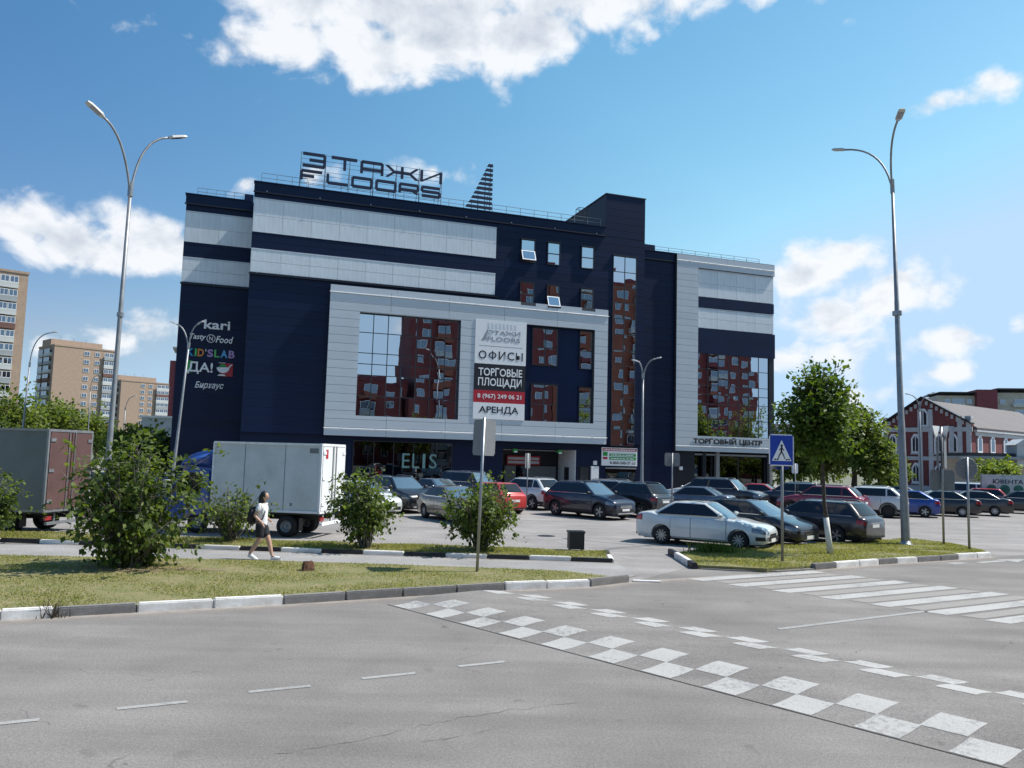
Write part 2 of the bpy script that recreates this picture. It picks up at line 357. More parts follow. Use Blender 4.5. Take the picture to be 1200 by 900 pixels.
M('sign_white', (.80, .80, .80), .5, var=.03); M('sign_black', (.012, .013, .02), .45, var=.1); M('sign_red', (.42, .015, .03), .45, var=.05)
M('sign_blue', (.01, .05, .35), .4, var=.05); M('sign_green', (.02, .28, .05), .5, var=.05); M('sign_grey', (.17, .18, .19), .55, var=.08)
M('letter_navy', (.012, .014, .045), .4, var=.08)

# ------------------------------------------------------------------ ground
def sheet(name, pts, z, m, kind='structure'):
    return tag(MB().add([(x, y, z) for x, y in pts], [tuple(range(len(pts)))] if sum(pts[i][0]*pts[(i+1) % len(pts)][1]-pts[(i+1) % len(pts)][0]*pts[i][1] for i in range(len(pts))) > 0 else [tuple(range(len(pts)))[::-1]]).build(name, m), kind=kind)
sheet('ground', [(-2500, -600), (2500, -600), (2500, 3500), (-2500, 3500)], -.03, MATS['ground_far'])
lot = sheet('parking_lot', [(-70, 10), (150, 10), (150, 110), (-70, 110)], -.004, MATS['asphalt_lot'])
K = [gp(0, 727), gp(323, 709), gp(592, 692), gp(690, 688), gp(740, 682)]
kd = (K[1]-K[0]).normalized(); KL = K[0]-kd*60
ISL = [gp(787, 652), gp(811, 667), gp(900, 671.5), gp(955, 668), gp(1035, 661.5), gp(1100, 657.5), gp(1162, 653)]
RD = Vector((.87, .494, 0)).normalized()
FAR = ISL[-1]+RD*120
road = sheet('road', [(KL.x, KL.y)]+[(p.x, p.y) for p in K]+[(4.75, 21.3)]+[(p.x, p.y) for p in ISL[2:]]+[(FAR.x, FAR.y), (FAR.x+10, FAR.y-17), (30, -3), (8, -9), (-20, -14), (-70, -30)], 0, MATS['asphalt_road'])

def inset_poly(pts): return [(p[0], p[1]) for p in pts]
def slab(name, pts, z0, z1, m): return tag(MB().prism(inset_poly(pts), z0, z1).build(name, m), kind='structure')
# verge between road and footpath (a wedge), footpath, planted strip, island
GB = [gp(0, 650.5, .1), gp(305, 656.5, .1), gp(500, 663, .1), gp(660, 669, .1), gp(700, 674, .1)]
gl = (GB[0]-GB[1]).normalized()
perp = Vector((-kd.y, kd.x, 0))
verge = [KL+perp*.12]+[k+perp*.12 for k in K[:4]]+[K[4]+Vector((-.3, .05, 0))]+GB[::-1]+[GB[0]+gl*45]
slab('verge_turf', verge, 0, .105, MATS['turf'])
BW = [gp(0, 637), gp(334, 648.8), gp(519, 654), gp(719, 661)]
bd = (BW[3]-BW[0]).normalized(); bp_ = Vector((-bd.y, bd.x, 0))
B0 = BW[3]-bd*34; B1 = BW[3]
slab('footpath', [GB[0]+gl*45]+GB+[K[4]+Vector((-.2, .25, 0)), K[4]+Vector((.25, .9, 0)), B1+Vector((.1, .02, 0)), B0], 0, .03, MATS['footpath'])
strip = [B0+bp_*.14, B1+bp_*.14-bd*.05, B1+bp_*2.0-bd*.05, B0+bp_*2.35]
slab('planted_strip', strip, 0, .115, MATS['turf'])
IB = [gp(1150, 647.5), gp(1110, 639), gp(1062, 634), gp(1000, 637), gp(930, 641.5), gp(860, 647), gp(815, 648.5)]
isl_in = [ISL[0]+Vector((.1, 0, 0)), ISL[1]+Vector((.12, .1, 0)), ISL[2]+Vector((0, .1, 0))]+[p+Vector((-.05, .1, 0)) for p in ISL[3:]]+IB
slab('island_turf', isl_in, 0, .10, MATS['turf'])
# far side green ground under the trees on the left
slab('far_verge', [(-90, 44), (-27, 50), (-27, 62), (-60, 100), (-110, 100)], -.003, .06, MATS['turf'])

# bare soil where the big lilac stands
M('soil', (.17, .115, .075), .95, scale=6, col2=(.24, .185, .12), bump=.5)
sc_ = gp(168, 666, .105); sp_ = []
for i in range(26):
    a = 2*math.pi*i/26; r_ = 1+.28*math.sin(3*a+.6)+.2*math.sin(5*a+2)+.1*math.sin(9*a); sp_.append((sc_.x+1.35*r_*math.cos(a), sc_.y+.42*r_*math.sin(a), .109))
MB().add(sp_, [tuple(range(26))]).build('soil_patch', MATS['soil'], bpy.data.objects['verge_turf'])
# kerb stones
def bevel_box(l=1, w=.15, h=.16, c=.02):
    bm = bmesh.new(); bmesh.ops.create_cube(bm, size=1)
    for v in bm.verts: v.co = Vector((v.co.x*l, v.co.y*w, (v.co.z+.5)*h))
    bmesh.ops.bevel(bm, geom=[e for e in bm.edges if max(v.co.z for v in e.verts) > h*.5], offset=c, segments=2, affect='EDGES')
    me = bpy.data.meshes.new('kerb_stone'); bm.to_mesh(me); bm.free(); return me
KS = {k: bevel_box() for k in ('kerb_white', 'kerb_black', 'kerb_concrete')}
for k, me in KS.items(): me.materials.append(MATS[k])
def kerb(name, pts, seq, L0, h=.16, off=.0, jit=.012):
    root = bpy.data.objects.new(name, None); COL.objects.link(root); root.location = pts[0]; tag(root, kind='structure')
    # walk along polyline
    segs = [(pts[i], pts[i+1]) for i in range(len(pts)-1)]; i = 0; n = 0; pos = 0.0
    total = sum((b-a).length for a, b in segs)
    def P(d):
        for a, b in segs:
            l = (b-a).length
            if d <= l: return a+(b-a)*(d/l)
            d -= l
        return segs[-1][1]+(segs[-1][1]-segs[-1][0]).normalized()*d
    while pos < total-.2:
        L = L0[n % len(L0)] if isinstance(L0, list) else L0
        L = min(L, total-pos); a = P(pos); b = P(pos+L); d = b-a; q = Vector((-d.y, d.x, 0)).normalized()
        o = bpy.data.objects.new('kerb_stone', KS[seq[n % len(seq)]]); COL.objects.link(o); o.parent = root
        c = (a+b)/2+q*.075; o.location = c-pts[0]+Vector((random.uniform(-1, 1)*jit*.3, random.uniform(-1, 1)*jit, -.01+random.uniform(-1, 1)*jit*.6)); o.scale = (d.length-.012, 1, h/.16)
        o.rotation_euler = (random.uniform(-.02, .02), random.uniform(-.006, .006), math.atan2(d.y, d.x)+random.uniform(-.004, .004))
        pos += L; n += 1
    return root
w_, g_, b_ = 'kerb_white', 'kerb_concrete', 'kerb_black'
kpx = [0, 62, 160, 250, 332, 405, 472, 535, 592, 641, 692, 738]
def kerb_y(x): return np.interp(x, [0, 323, 592, 690, 740], [727, 709, 692, 688, 682])
kl = [(gp(kpx[i+1], kerb_y(kpx[i+1]))-gp(kpx[i], kerb_y(kpx[i]))).length for i in range(len(kpx)-1)]
kerb('road_kerb', K, [w_, g_, w_, w_, g_, g_, g_, g_, w_, w_, g_], kl+[1.0], h=.17)
kerb('road_kerb', [K[0], KL+kd*30][::-1], [g_, w_, g_], 1.05, h=.17)
kerb('dropped_kerb', [K[4]+Vector((.03, .02, 0)), gp(775, 683), ], [w_, g_], .9, h=.05)
nb = 30; kerb('striped_kerb', [B0, B1], [w_, b_], (B1-B0).length/nb, h=.155)
kerb('striped_kerb_end', [B1+Vector((.02, 0, 0)), B1+bp_*2.0+Vector((.02, 0, 0))], [w_, b_], 1.0, h=.155)
kerb('island_kerb_end', [ISL[0]+Vector((-.0, .6, 0)), ISL[1]], [b_, w_, w_, b_], .9, h=.17)
kerb('flush_kerb', [ISL[1]+Vector((.2, 0, 0)), ISL[2], ISL[3]], [g_], 1.0, h=.045)
kerb('island_kerb', ISL[3:], [g_, w_, w_, g_, w_, g_, g_, w_, w_], [.9, 1.05, .9, .8, .95, 1.1], h=.17)
# road edge seam between lot and road is dusty: thin strip
# ------------------------------------------------------------------ speed hump and road markings
EV = Vector((.692, -.722, 0)); PV = Vector((.80, .60, 0)); pn = Vector((.722, .692, 0))
H0 = Vector((-2.3, 15.13, 0)); HT = 3.05; HH = .095
kq = 1/PV.dot(pn)
def hz(q):
    for a, b, za, zb in ((0, 1.0, 0, HH), (1.0, HT-1, HH, HH), (HT-1, HT, HH, 0)):
        if a <= q <= b:
            t = (q-a)/(b-a); t = t*t*(3-2*t) if za != zb else t
            return za+(zb-za)*t
    return 0
def hp(e, q, lift=0.0):
    p = H0+EV*e+PV*(q*kq); return (p.x, p.y, hz(q)+.004+lift)
qs = [0, .12, .25, .4, .5, .62, .75, .88, 1.0, 1.3, HT-1.3, HT-1, HT-.88, HT-.75, HT-.62, HT-.5, HT-.4, HT-.25, HT-.12, HT]
mb = MB(); mb.grid([[hp(e, q) for e in np.linspace(.15, 15, 30)] for q in qs]); mb.f = [f[::-1] for f in mb.f]
hump = tag(mb.build('speed_hump', MATS['asphalt_road'], smooth=True), kind='structure')
mb = MB(); mb.grid([[hp(e, q, .003) for e in np.linspace(.15, 15, 60)] for q in (-.012, .006)]); mb.f = [f[::-1] for f in mb.f]; mb.build('joint', M('joint_tar', (.10, .094, .088), .9), hump)
def quad_mark(fn, e0, e1, q0, q1, parent, m, name, n=4):
    mb = MB(); ps = [[fn(e, q, .004) for e in np.linspace(e0, e1, 2)] for q in np.linspace(q0, q1, n)]
    mb.grid(ps); mb.f = [f[::-1] for f in mb.f]; return mb.build(name, m, parent)
st = .936
for k in range(16):
    for row, (qa, qb, sh) in enumerate(((.02, .50, .20), (.50, .98, -.27), (HT-.98, HT-.5, .08), (HT-.5, HT-.02, .55))):
        e0 = .12+k*st+sh
        if e0 < .02: e0 += 0
        j = random.uniform(-.015, .015)
        if e0 < .15: continue
        quad_mark(hp, e0+j, e0+.468+j, qa, qb, hump, MATS['road_paint'], 'painted_square')
def ground_quad(a, b, c, d, name, m, z=.005, parent=None):
    P_ = [Vector((p.x, p.y, z)) for p in (a, b, c, d)]
    if (P_[1]-P_[0]).cross(P_[2]-P_[0]).z < 0: P_ = P_[::-1]
    return MB().add(P_, [(0, 1, 2, 3)]).build(name, m, parent)
# zebra crossing: stripes parallel to the road
za = [gp(824, 681), gp(870, 688), gp(920, 695), gp(976.4, 702.5), gp(1040.5, 710.6), gp(1110, 721)]
step = (za[5]-za[0])/5; sdir = (gp(1126.7, 688.6)-gp(976.4, 702.5)); sl_ = 4.25; sdir.normalize()
sw = step.normalized()*.42
for k in range(-1, 10):
    if k < 0: continue
    p = za[0]+step*k; q = p+sdir*sl_
    ground_quad(p, q, q-sw, p-sw, 'zebra_stripe', MATS['road_paint'], .0055, road)
    p2 = p+step*.5; q2 = p2+sdir*(sl_*.97); p2 = p2+sdir*.15
    ground_quad(p2, q2, q2-sw*.9, p2-sw*.9, 'faded_yellow_stripe', MATS['yellow_paint_old'], .005, road)
# stop/centre line before the crossing and dashed lane line
def line_px(a, b, w, m, name, z=.0055, par=None):
    a = gp(*a); b = gp(*b); d = (b-a).normalized(); n = Vector((-d.y, d.x, 0))*w/2
    return ground_quad(a-n, b-n, b+n, a+n, name, m, z, par or road)
line_px((912, 737.5), (1085, 716.5), .11, MATS['road_paint_old'], 'centre_line')
for a, b in (((-6, 849), (46, 843.5)), ((137, 831), (220, 822.5)), ((291, 811.3), (364, 804)), ((424, 795.5), (487, 789)), ((537, 781.3), (592, 775.5))):
    line_px(a, b, .09, MATS['road_paint_old'], 'lane_dash')
line_px((-150, 867), (-78, 858), .09, MATS['road_paint_old'], 'lane_dash')
for a, b in (((380, 634), (428, 630)), ((482, 632.5), (530, 627.5)), ((460, 615), (487, 619)), ((652, 634), (742, 656)), ((715, 632), (760, 642)), ((1140, 628), (1230, 630)), ((30, 622), (120, 618)), ((752, 604), (790, 616))):
    line_px(a, b, .1, MATS['road_paint_old'], 'bay_line', .001, lot)
# direction arrow painted on the far lane
A0 = gp(1147, 659.5); ad = RD
an = Vector((-ad.y, ad.x, 0))
ground_quad(A0+an*.09, A0-an*.09, A0+ad*1.5-an*.09, A0+ad*1.5+an*.09, 'arrow_shaft', MATS['road_paint'], .0055, road)
tip = A0+ad*2.6; MB().add([(p.x, p.y, .0055) for p in (A0+ad*1.45-an*.35, tip, A0+ad*1.45+an*.35)], [(0, 1, 2)]).build('arrow_head', MATS['road_paint'], road)
A1 = gp(1120, 661.5); ground_quad(A1, A1+ad*.7, A1+ad*.7+an*.3, A1+an*.3, 'arrow_bar', MATS['road_paint_old'], .0055, road)
# wind-blown grit lying against the kerbs
def grit_mat():
    m = bpy.data.materials.new('grit'); m.use_nodes = True; N = m.node_tree.nodes; L = m.node_tree.links; b = N['Principled BSDF']; b.inputs['Roughness'].default_value = .95; b.inputs['Base Color'].default_value = (.34, .30, .265, 1)
    at_ = N.new('ShaderNodeAttribute'); at_.attribute_name = 'fade'; g = N.new('ShaderNodeNewGeometry'); n = N.new('ShaderNodeTexNoise'); n.inputs['Scale'].default_value = 3.2; n.inputs['Detail'].default_value = 8; n.inputs['Roughness'].default_value = .75; L.new(g.outputs['Position'], n.inputs['Vector'])
    a = N.new('ShaderNodeMath'); a.operation = 'ADD'; L.new(at_.outputs['Fac'], a.inputs[0]); L.new(n.outputs[0], a.inputs[1])
    r = N.new('ShaderNodeMapRange'); r.inputs[1].default_value = .75; r.inputs[2].default_value = 1.45; r.inputs[4].default_value = .85; L.new(a.outputs[0], r.inputs[0]); L.new(r.outputs[0], b.inputs['Alpha']); MATS['grit'] = m; return m
grit_mat()
def grit(pts, w, side, par, z=.0025):
    mbg = MB(); P_ = [[], [], []]
    for i, p in enumerate(pts):
        q = pts[min(i+1, len(pts)-1)]-pts[max(i-1, 0)]; s = Vector((-q.y, q.x, 0)).normalized()*side
        for k, f in enumerate((-.03, w*.4, w)): P_[k].append((p.x+s.x*f, p.y+s.y*f, z))
    mbg.grid(P_)
    if side > 0: mbg.f = mbg.f[:]
    else: mbg.f = [f[::-1] for f in mbg.f]
    me = mbg.mesh('kerb_grit'); at_ = me.attributes.new('fade', 'FLOAT', 'POINT'); n = len(pts); at_.data.foreach_set('value', [1.0]*n+[.5]*n+[0.0]*n)
    return ob('kerb_grit', me, MATS['grit'], par)
grit([KL+kd*20]+K, .75, -1, road); grit(ISL[2:], .7, -1, road); grit([B0, B1], .35, -1, bpy.data.objects['footpath'], .0325)
grit([K[4], gp(800, 678), gp(880, 673)], .9, -1, road, .003)
# cracks along the lanes
def crack(pts, w, seed):
    rr = random.Random(seed); L_ = []
    for (a, b_) in zip(pts, pts[1:]):
        A, B = gp(*a), gp(*b_); n = max(2, int((B-A).length/.09)); d = (B-A).normalized(); s = Vector((-d.y, d.x, 0))
        for i in range(n): L_.append(A.lerp(B, i/n)+s*rr.gauss(0, .018))
    mbk = MB(); P_ = [[], []]
    for i, p in enumerate(L_):
        q = L_[min(i+1, len(L_)-1)]-L_[max(i-1, 0)]; s = Vector((-q.y, q.x, 0)).normalized()*w*.6*rr.uniform(.0, 1)
        P_[0].append((p.x-s.x, p.y-s.y, .0035)); P_[1].append((p.x+s.x, p.y+s.y, .0035))
    mbk.grid(P_); return mbk.build('crack', M('crack_dark', (.165, .154, .144), .95, var=.3), road)
for i, (pts_, w_k) in enumerate(((((325, 884), (430, 866), (520, 845), (600, 832), (690, 822)), .011), (((495, 871), (560, 858), (622, 846)), .008), (((180, 762), (230, 748), (290, 746)), .005), (((536, 774), (575, 762), (588, 745)), .005), (((740, 716), (800, 714), (842, 706)), .007), (((985, 770), (1040, 752), (1110, 748)), .006), (((60, 850), (40, 843), (20, 829)), .005))): crack(pts_, w_k, i)
# manhole and patched asphalt on the lot
mh = gp(640, 628); MB().lathe([(0, .012), (.3, .012), (.33, .0)], 20, c=(mh.x, mh.y, -.004)).build('manhole_cover', MATS['frame_dark'], lot)
mh = gp(820, 668); 

# ------------------------------------------------------------------ grass blades (nobody could count them)
def in_poly(x, y, poly):
    ins = np.zeros(len(x), bool); n = len(poly); j = n-1
    for i in range(n):
        xi, yi = poly[i][0], poly[i][1]; xj, yj = poly[j][0], poly[j][1]
        c = ((yi > y) != (yj > y)) & (x < (xj-xi)*(y-yi)/((yj-yi)+1e-12)+xi); ins ^= c; j = i
    return ins
def blades(name, poly, n, z, hmin, hmax, xmin, xmax, label, wid=.016):
    P = np.array([(p[0], p[1]) for p in poly]); lo, hi = P.min(0), P.max(0); lo[0] = max(lo[0], xmin); hi[0] = min(hi[0], xmax)
    x = rng.uniform(lo[0], hi[0], n*3); y = rng.uniform(lo[1], hi[1], n*3); k = in_poly(x, y, P); x = x[k][:n]; y = y[k][:n]
    # tufts: thicker and thinner spots
    f = np.sin(x*2.1+1.3*np.sin(y*1.7))+np.sin(y*3.3+2*np.sin(x*.9)); keep = rng.uniform(-3.4, .6, len(x)) < f; x = x[keep]; y = y[keep]; f = f[keep]
    m = len(x); h = rng.uniform(hmin, hmax, m)*(1+.22*f); a = rng.uniform(0, 6.28, m); wd = wid*rng.uniform(.5, 1.2, m); lean = rng.normal(0, .6, (m, 2))*h[:, None]
    b = np.stack([x, y, np.full(m, z)], 1); dx = np.stack([np.cos(a)*wd, np.sin(a)*wd, np.zeros(m)], 1)
    tip = b+np.stack([lean[:, 0], lean[:, 1], h], 1)
    v = np.stack([b-dx, b+dx, tip], 1).reshape(-1, 3)
    return tag(ob(name, np_mesh(name, v, 3, np.arange(m*3)), MATS['grass_blades']), label, 'grass', kind='stuff')
blades('mown_grass', verge, 130000, .10, .012, .034, -13.5, 3.5, 'dry mown grass on the wedge of verge beside the road')
blades('strip_grass', strip, 40000, .11, .02, .06, -16, 3.2, 'short grass behind the black and white kerb')
blades('island_grass', isl_in, 50000, .095, .018, .05, 4, 17, 'short grass on the traffic island under the young tree')
# a few taller weeds by the kerb and the sedan
def weeds(name, c, r, n, h, label):
    x = c[0]+rng.normal(0, r, n); y = c[1]+rng.normal(0, r*.5, n); a = rng.uniform(0, 6.28, n); hh = rng.uniform(.4, 1, n)*h; ln = rng.normal(0, .3, (n, 2))*hh[:, None]
    b = np.stack([x, y, np.full(n, c[2])], 1); dx = np.stack([np.cos(a)*.018, np.sin(a)*.018, np.zeros(n)], 1); t = b+np.stack([ln[:, 0], ln[:, 1], hh], 1)
    return tag(ob(name, np_mesh(name, np.stack([b-dx, b+dx, t], 1).reshape(-1, 3), 3, np.arange(n*3)), MATS['weed']), label, 'weeds', kind='stuff')
leafmat('weed', (.05, .09, .015), (.12, .17, .03), .3)
c = gp(838, 648, .1); weeds('tall_weeds', (c.x, c.y+.1, .09), .3, 420, .45, 'tuft of tall green weeds beside the white sedan')
M('dead_grass', (.10, .075, .05), .95, var=.3)
c = gp(57, 724); mbw = MB()
for i in range(120):
    a = random.uniform(0, 6.28); r = abs(random.gauss(0, .1)); x = c.x+math.cos(a)*r*1.4; y = c.y+.05+math.sin(a)*r; h = random.uniform(.05, .3)
    lx, ly = random.gauss(0, .1), random.gauss(0, .07); mbw.add([(x-.01, y, .0), (x+.01, y, .0), (x+lx, y+ly, h)], [(0, 1, 2)])
tag(mbw.build('dead_weeds', MATS['dead_grass']), 'dead brown weeds in the joint of the white road kerb', 'weeds', kind='stuff')
# ------------------------------------------------------------------ shopping centre
TH = R(71.06); MO = at(600, 535, 60.0); MO.z = 0; MRZ = math.pi/2-TH
mall = thing('shopping_centre', 'navy and light grey clad shopping centre with mirrored windows and roof signs', 'building', MO, MRZ)
def MT(name, label, cat, s, t, z, group=None):      # a thing fixed to the shopping centre, origin at local (s, t, z)
    c, d = math.cos(MRZ), math.sin(MRZ)
    return thing(name, label, cat, (MO.x+s*c-t*d, MO.y+s*d+t*c, z), MRZ, group)
T2 = 4.85; ZR = 21.35
# cores
front = MB().box(-19.43, 11.03, .10, 34, 4.0, ZR-.06).box(-19.43, -.63, .40, 34, 0, 4.0).box(5.42, 11.03, .40, 34, 0, 4.0).build('front_block', MATS['navy_dark'], mall)
leftb = MB().box(-24.1, -19.43, T2+.10, 34, 0, ZR-.06).build('left_wing', MATS['navy_dark'], mall)
rightb = MB().box(11.03, 27.15, T2+.10, 34, 3.68, ZR-.06).box(11.03, 18.9, T2+.12, 34, 0, 3.68).build('right_wing', MATS['navy_dark'], mall)
pent = MB().box(7.5, 11.03, .10, 9, ZR, 24.12).build('stair_tower', MATS['navy_dark'], mall)
MB().box(-19.43, 11.03, .6, 34, ZR-.06, ZR).box(-24.1, -19.43, T2+.6, 34, ZR-.06, ZR).box(11.03, 27.15, T2+.6, 34, ZR-.06, ZR).build('roof_deck', MATS['roof_dark'], mall)

def planks(parent, name, m, x0, x1, z0, z1, rows, holes, t, maxlen, depth=.035, gap=.018):
    h = (z1-z0)/rows
    for r in range(rows):
        a = z0+r*h+gap/2; b = z0+(r+1)*h-gap/2
        cuts = sorted({z for (_, _, hz0, hz1) in holes for z in (hz0, hz1) if a+.02 < z < b-.02})
        bands = list(zip([a]+cuts, cuts+[b]))
        for (za, zb) in bands:
            iv = [(x0, x1)]
            for hx0, hx1, hz0, hz1 in holes:
                if hz0 < zb-.01 and hz1 > za+.01:
                    n = []
                    for p, q in iv:
                        if hx1 <= p or hx0 >= q: n.append((p, q)); continue
                        if hx0 > p+.02: n.append((p, hx0))
                        if hx1 < q-.02: n.append((hx1, q))
                    iv = n
            for p, q in iv:
                k = max(1, round((q-p)/maxlen)); l = (q-p)/k
                for i in range(k):
                    ubox(name, m, parent, p+i*l+gap/2*(i > 0), p+(i+1)*l-gap/2*(i < k-1), t-depth, t, za, zb)
# openings of the front block: (x0,x1,z0,z1)
SW = [(.30, 1.40), (2.50, 3.50), (5.38, 6.42)]
r5 = [(a, b, 17.80, 19.52) for a, b in SW]; r4 = [(a, b, 14.36, 16.14) for a, b in SW]
stair = (8.2, 10.26, 3.86, 19.1)
GP = (-13.98, 7.6, 3.91, 14.54)                      # projecting grey frame
bands_main = [(-19.43, -1.72, 17.80, 20.24), (-19.43, -1.72, 14.97, 16.66)]
planks(front, 'navy_cassette', MATS['navy'], -19.43, 11.03, 3.95, ZR-.75, 29, r5+r4+[stair, GP]+bands_main, .10, 9.5)
planks(front, 'navy_cassette', MATS['navy'], -19.43, 11.03, .0, 3.95, 6, [(-11.8, -4.6, 0, 3.6), (-.63, 5.42, 0, 3.42), (7.9, 10.6, 0, 2.1), (5.6, 6.6, 0, 2.2)], .40, 12)
planks(leftb, 'navy_cassette', MATS['navy'], -24.1, -19.40, 0, ZR-.75, 34, [(-24.1, -19.4, 17.77, 20.1), (-24.1, -19.4, 14.8, 16.67)], T2+.10, 6)
planks(rightb, 'navy_cassette', MATS['navy'], 11.03, 16.72, 0, ZR-.75, 34, [(11.03, 16.72, 0, .2)], T2+.10, 6)
planks(pent, 'navy_cassette', MATS['navy'], 7.5, 11.03, ZR-.7, 24.12, 6, [], .10, 6)
# attic band and ledges (a little proud), copings
MB().box(-19.46, 7.48, .02, .10, ZR-.72, ZR-.02).box(-19.5, 7.48, -.06, .5, ZR-.02, ZR+.05).build('parapet', MATS['navy'], front)
MB().box(-19.50, 7.5, -.10, .02, ZR-.78, ZR-.70).box(-19.50, -1.5, -.10, .06, 14.80, 14.90).build('ledge', MATS['navy_dark'], front)
MB().box(-24.14, -19.46, T2+.02, T2+.10, ZR-.72, ZR-.02).box(-24.2, -20.1, T2-.06, T2+.6, ZR-.02, ZR+.05).box(-20.1, -19.46, T2-.05, T2+.5, ZR-.02, ZR+.5).build('parapet', MATS['navy'], leftb)
MB().box(-24.2, -19.46, T2-.12, T2+.02, ZR-.80, ZR-.71).box(-24.16, -19.46, T2-.08, T2+.06, 14.62, 14.74).build('ledge', MATS['navy_dark'], leftb)
MB().box(11.06, 16.7, T2+.02, T2+.10, ZR-.72, ZR-.02).box(11.06, 27.25, T2-.08, T2+.6, ZR-.03, ZR+.04).box(11.06, 14.6, T2-.05, T2+.5, ZR+.04, ZR+.52).build('parapet', MATS['navy'], rightb)
MB().box(13.6, 16.7, T2-.1, T2+.02, ZR-.80, ZR-.72).build('ledge', MATS['navy_dark'], rightb)
MB().box(7.44, 11.09, .02, 9.05, 24.12, 24.2).build('coping', MATS['navy_dark'], pent)

# pale perforated bands
def perf_band(parent, x0, x1, z0, z1, t, nc, nr):
    back = MB().box(x0, x1, t-.02, t+.05, z0, z1).build('perforated_band', MATS['joint_light'], parent)
    b2 = MB().box(x0, x1, t-.075, t-.0, z1-.10, z1-.01).build('band_trim', MATS['grey_panel'], parent)
    for i in range(nc):
        for j in range(nr):
            a = x0+(x1-x0)*i/nc; b = x0+(x1-x0)*(i+1)/nc; c = z0+(z1-.1-z0)*j/nr; d = z0+(z1-.1-z0)*(j+1)/nr
            o = ubox('perforated_panel', MATS['perf_panel'], parent, a+.012, b-.012, t-.06, t-.025, c+.012, d-.012)
perf_band(front, -19.43, -1.72, 17.80, 20.24, .10, 9, 2); perf_band(front, -19.43, -1.72, 14.97, 16.66, .10, 9, 2)
perf_band(leftb, -24.1, -19.42, 17.77, 20.1, T2+.1, 2, 2); perf_band(leftb, -24.1, -19.42, 14.8, 16.67, T2+.1, 2, 2)

# projecting light grey frame of the front
BW_ = (-11.86, -4.41, 5.36, 12.73); BAN = (-3.30, .74, 5.50, 12.92); DK = (.74, 6.48, 5.5, 12.86)
gf = MB()
TP = -.42
for x0, x1, z0, z1 in ((GP[0], BW_[0], GP[2], GP[3]), (BW_[1], BAN[0], GP[2], GP[3]), (DK[1], GP[1], GP[2], GP[3])): gf.box(x0, x1, TP+.04, .12, z0, z1)
gf.box(BW_[0], BW_[1], TP+.04, .12, GP[2], BW_[2]).box(BW_[0], BW_[1], TP+.04, .12, BW_[3], GP[3]).box(BAN[0], DK[1], TP+.04, .12, GP[2], 5.5).box(BAN[0], DK[1], TP+.04, .12, 12.86, GP[3])
gframe = gf.build('grey_frame', MATS['joint_dark'], mall)
low = [(1.37, 3.52, 5.3, 5.6), (5.36, 6.43, 5.2, 5.6)]
planks(gframe, 'grey_cassette', MATS['grey_panel'], GP[0], GP[1], GP[2], GP[3], 18, [BW_, (BAN[0], DK[1], 5.5, 12.86)]+[(a-.06, b+.06, c-.06, d+.06) for a, b, c, d in r4], TP+.04, 4.3, .04, .022)
MB().box(BAN[0], DK[1], .0, .10, 5.5, 12.86).build('recess_wall', MATS['navy'], mall)
# tube lights on the frame
for z in (14.02, 4.42):
    MB().tube([(GP[0]-.05, TP-.035, z), (GP[1]+.05, TP-.035, z)], .026, 6).build('light_tube', MATS['white_trim'], gframe)
    for i in range(9):
        x = GP[0]+1.2+i*2.4; MB().box(x-.05, x+.05, TP-.06, TP+.0, z-.04, z+.05).build('tube_bracket', MATS['white_trim'], gframe)
# glazing
def glazing(parent, x0, x1, z0, z1, t, cols, rows, wob=.35, gm='facade_glass', fr=.055, name='window'):
    root = MB().box(x0, x1, t+.06, t+.10, z0, z1).build(name, MATS['frame_dark'], parent)
    xs = [x0+(x1-x0)*c for c in cols]; zs = [z0+(z1-z0)*r for r in rows]
    fm = MB()
    for x in xs: fm.box(x-fr/2, x+fr/2, t-.03, t+.06, z0, z1)
    for i in range(len(xs)-1):
        for z in zs: fm.box(xs[i]+fr/2, xs[i+1]-fr/2, t-.02, t+.06, z-fr/2, z+fr/2)
    fm.build('mullions', MATS['frame_dark'], root)
    for i in range(len(xs)-1):
        for j in range(len(zs)-1):
            o = ubox('pane', MATS[gm], root, xs[i]+fr/2-.005, xs[i+1]-fr/2+.005, t+.0, t+.02, zs[j]+fr/2-.005, zs[j+1]-fr/2+.005)
            o.rotation_euler = (R(random.gauss(0, wob)), 0, R(random.gauss(0, wob)))
    return root
def cum(l):
    s = sum(l); o = [0]; 
    for v in l: o.append(o[-1]+v/s)
    return o
mgl = glazing(mall, *BW_, .02, [i/7 for i in range(8)], cum([132, 137, 73, 72, 136, 127]), .13)
glazing(mall, *stair, .04, [0, .5, 1], [i/12 for i in range(13)], .18)
MB().box(8.1, 10.36, -.06, .06, 19.1, 19.2).build('window_head', MATS['navy_dark'], mall)
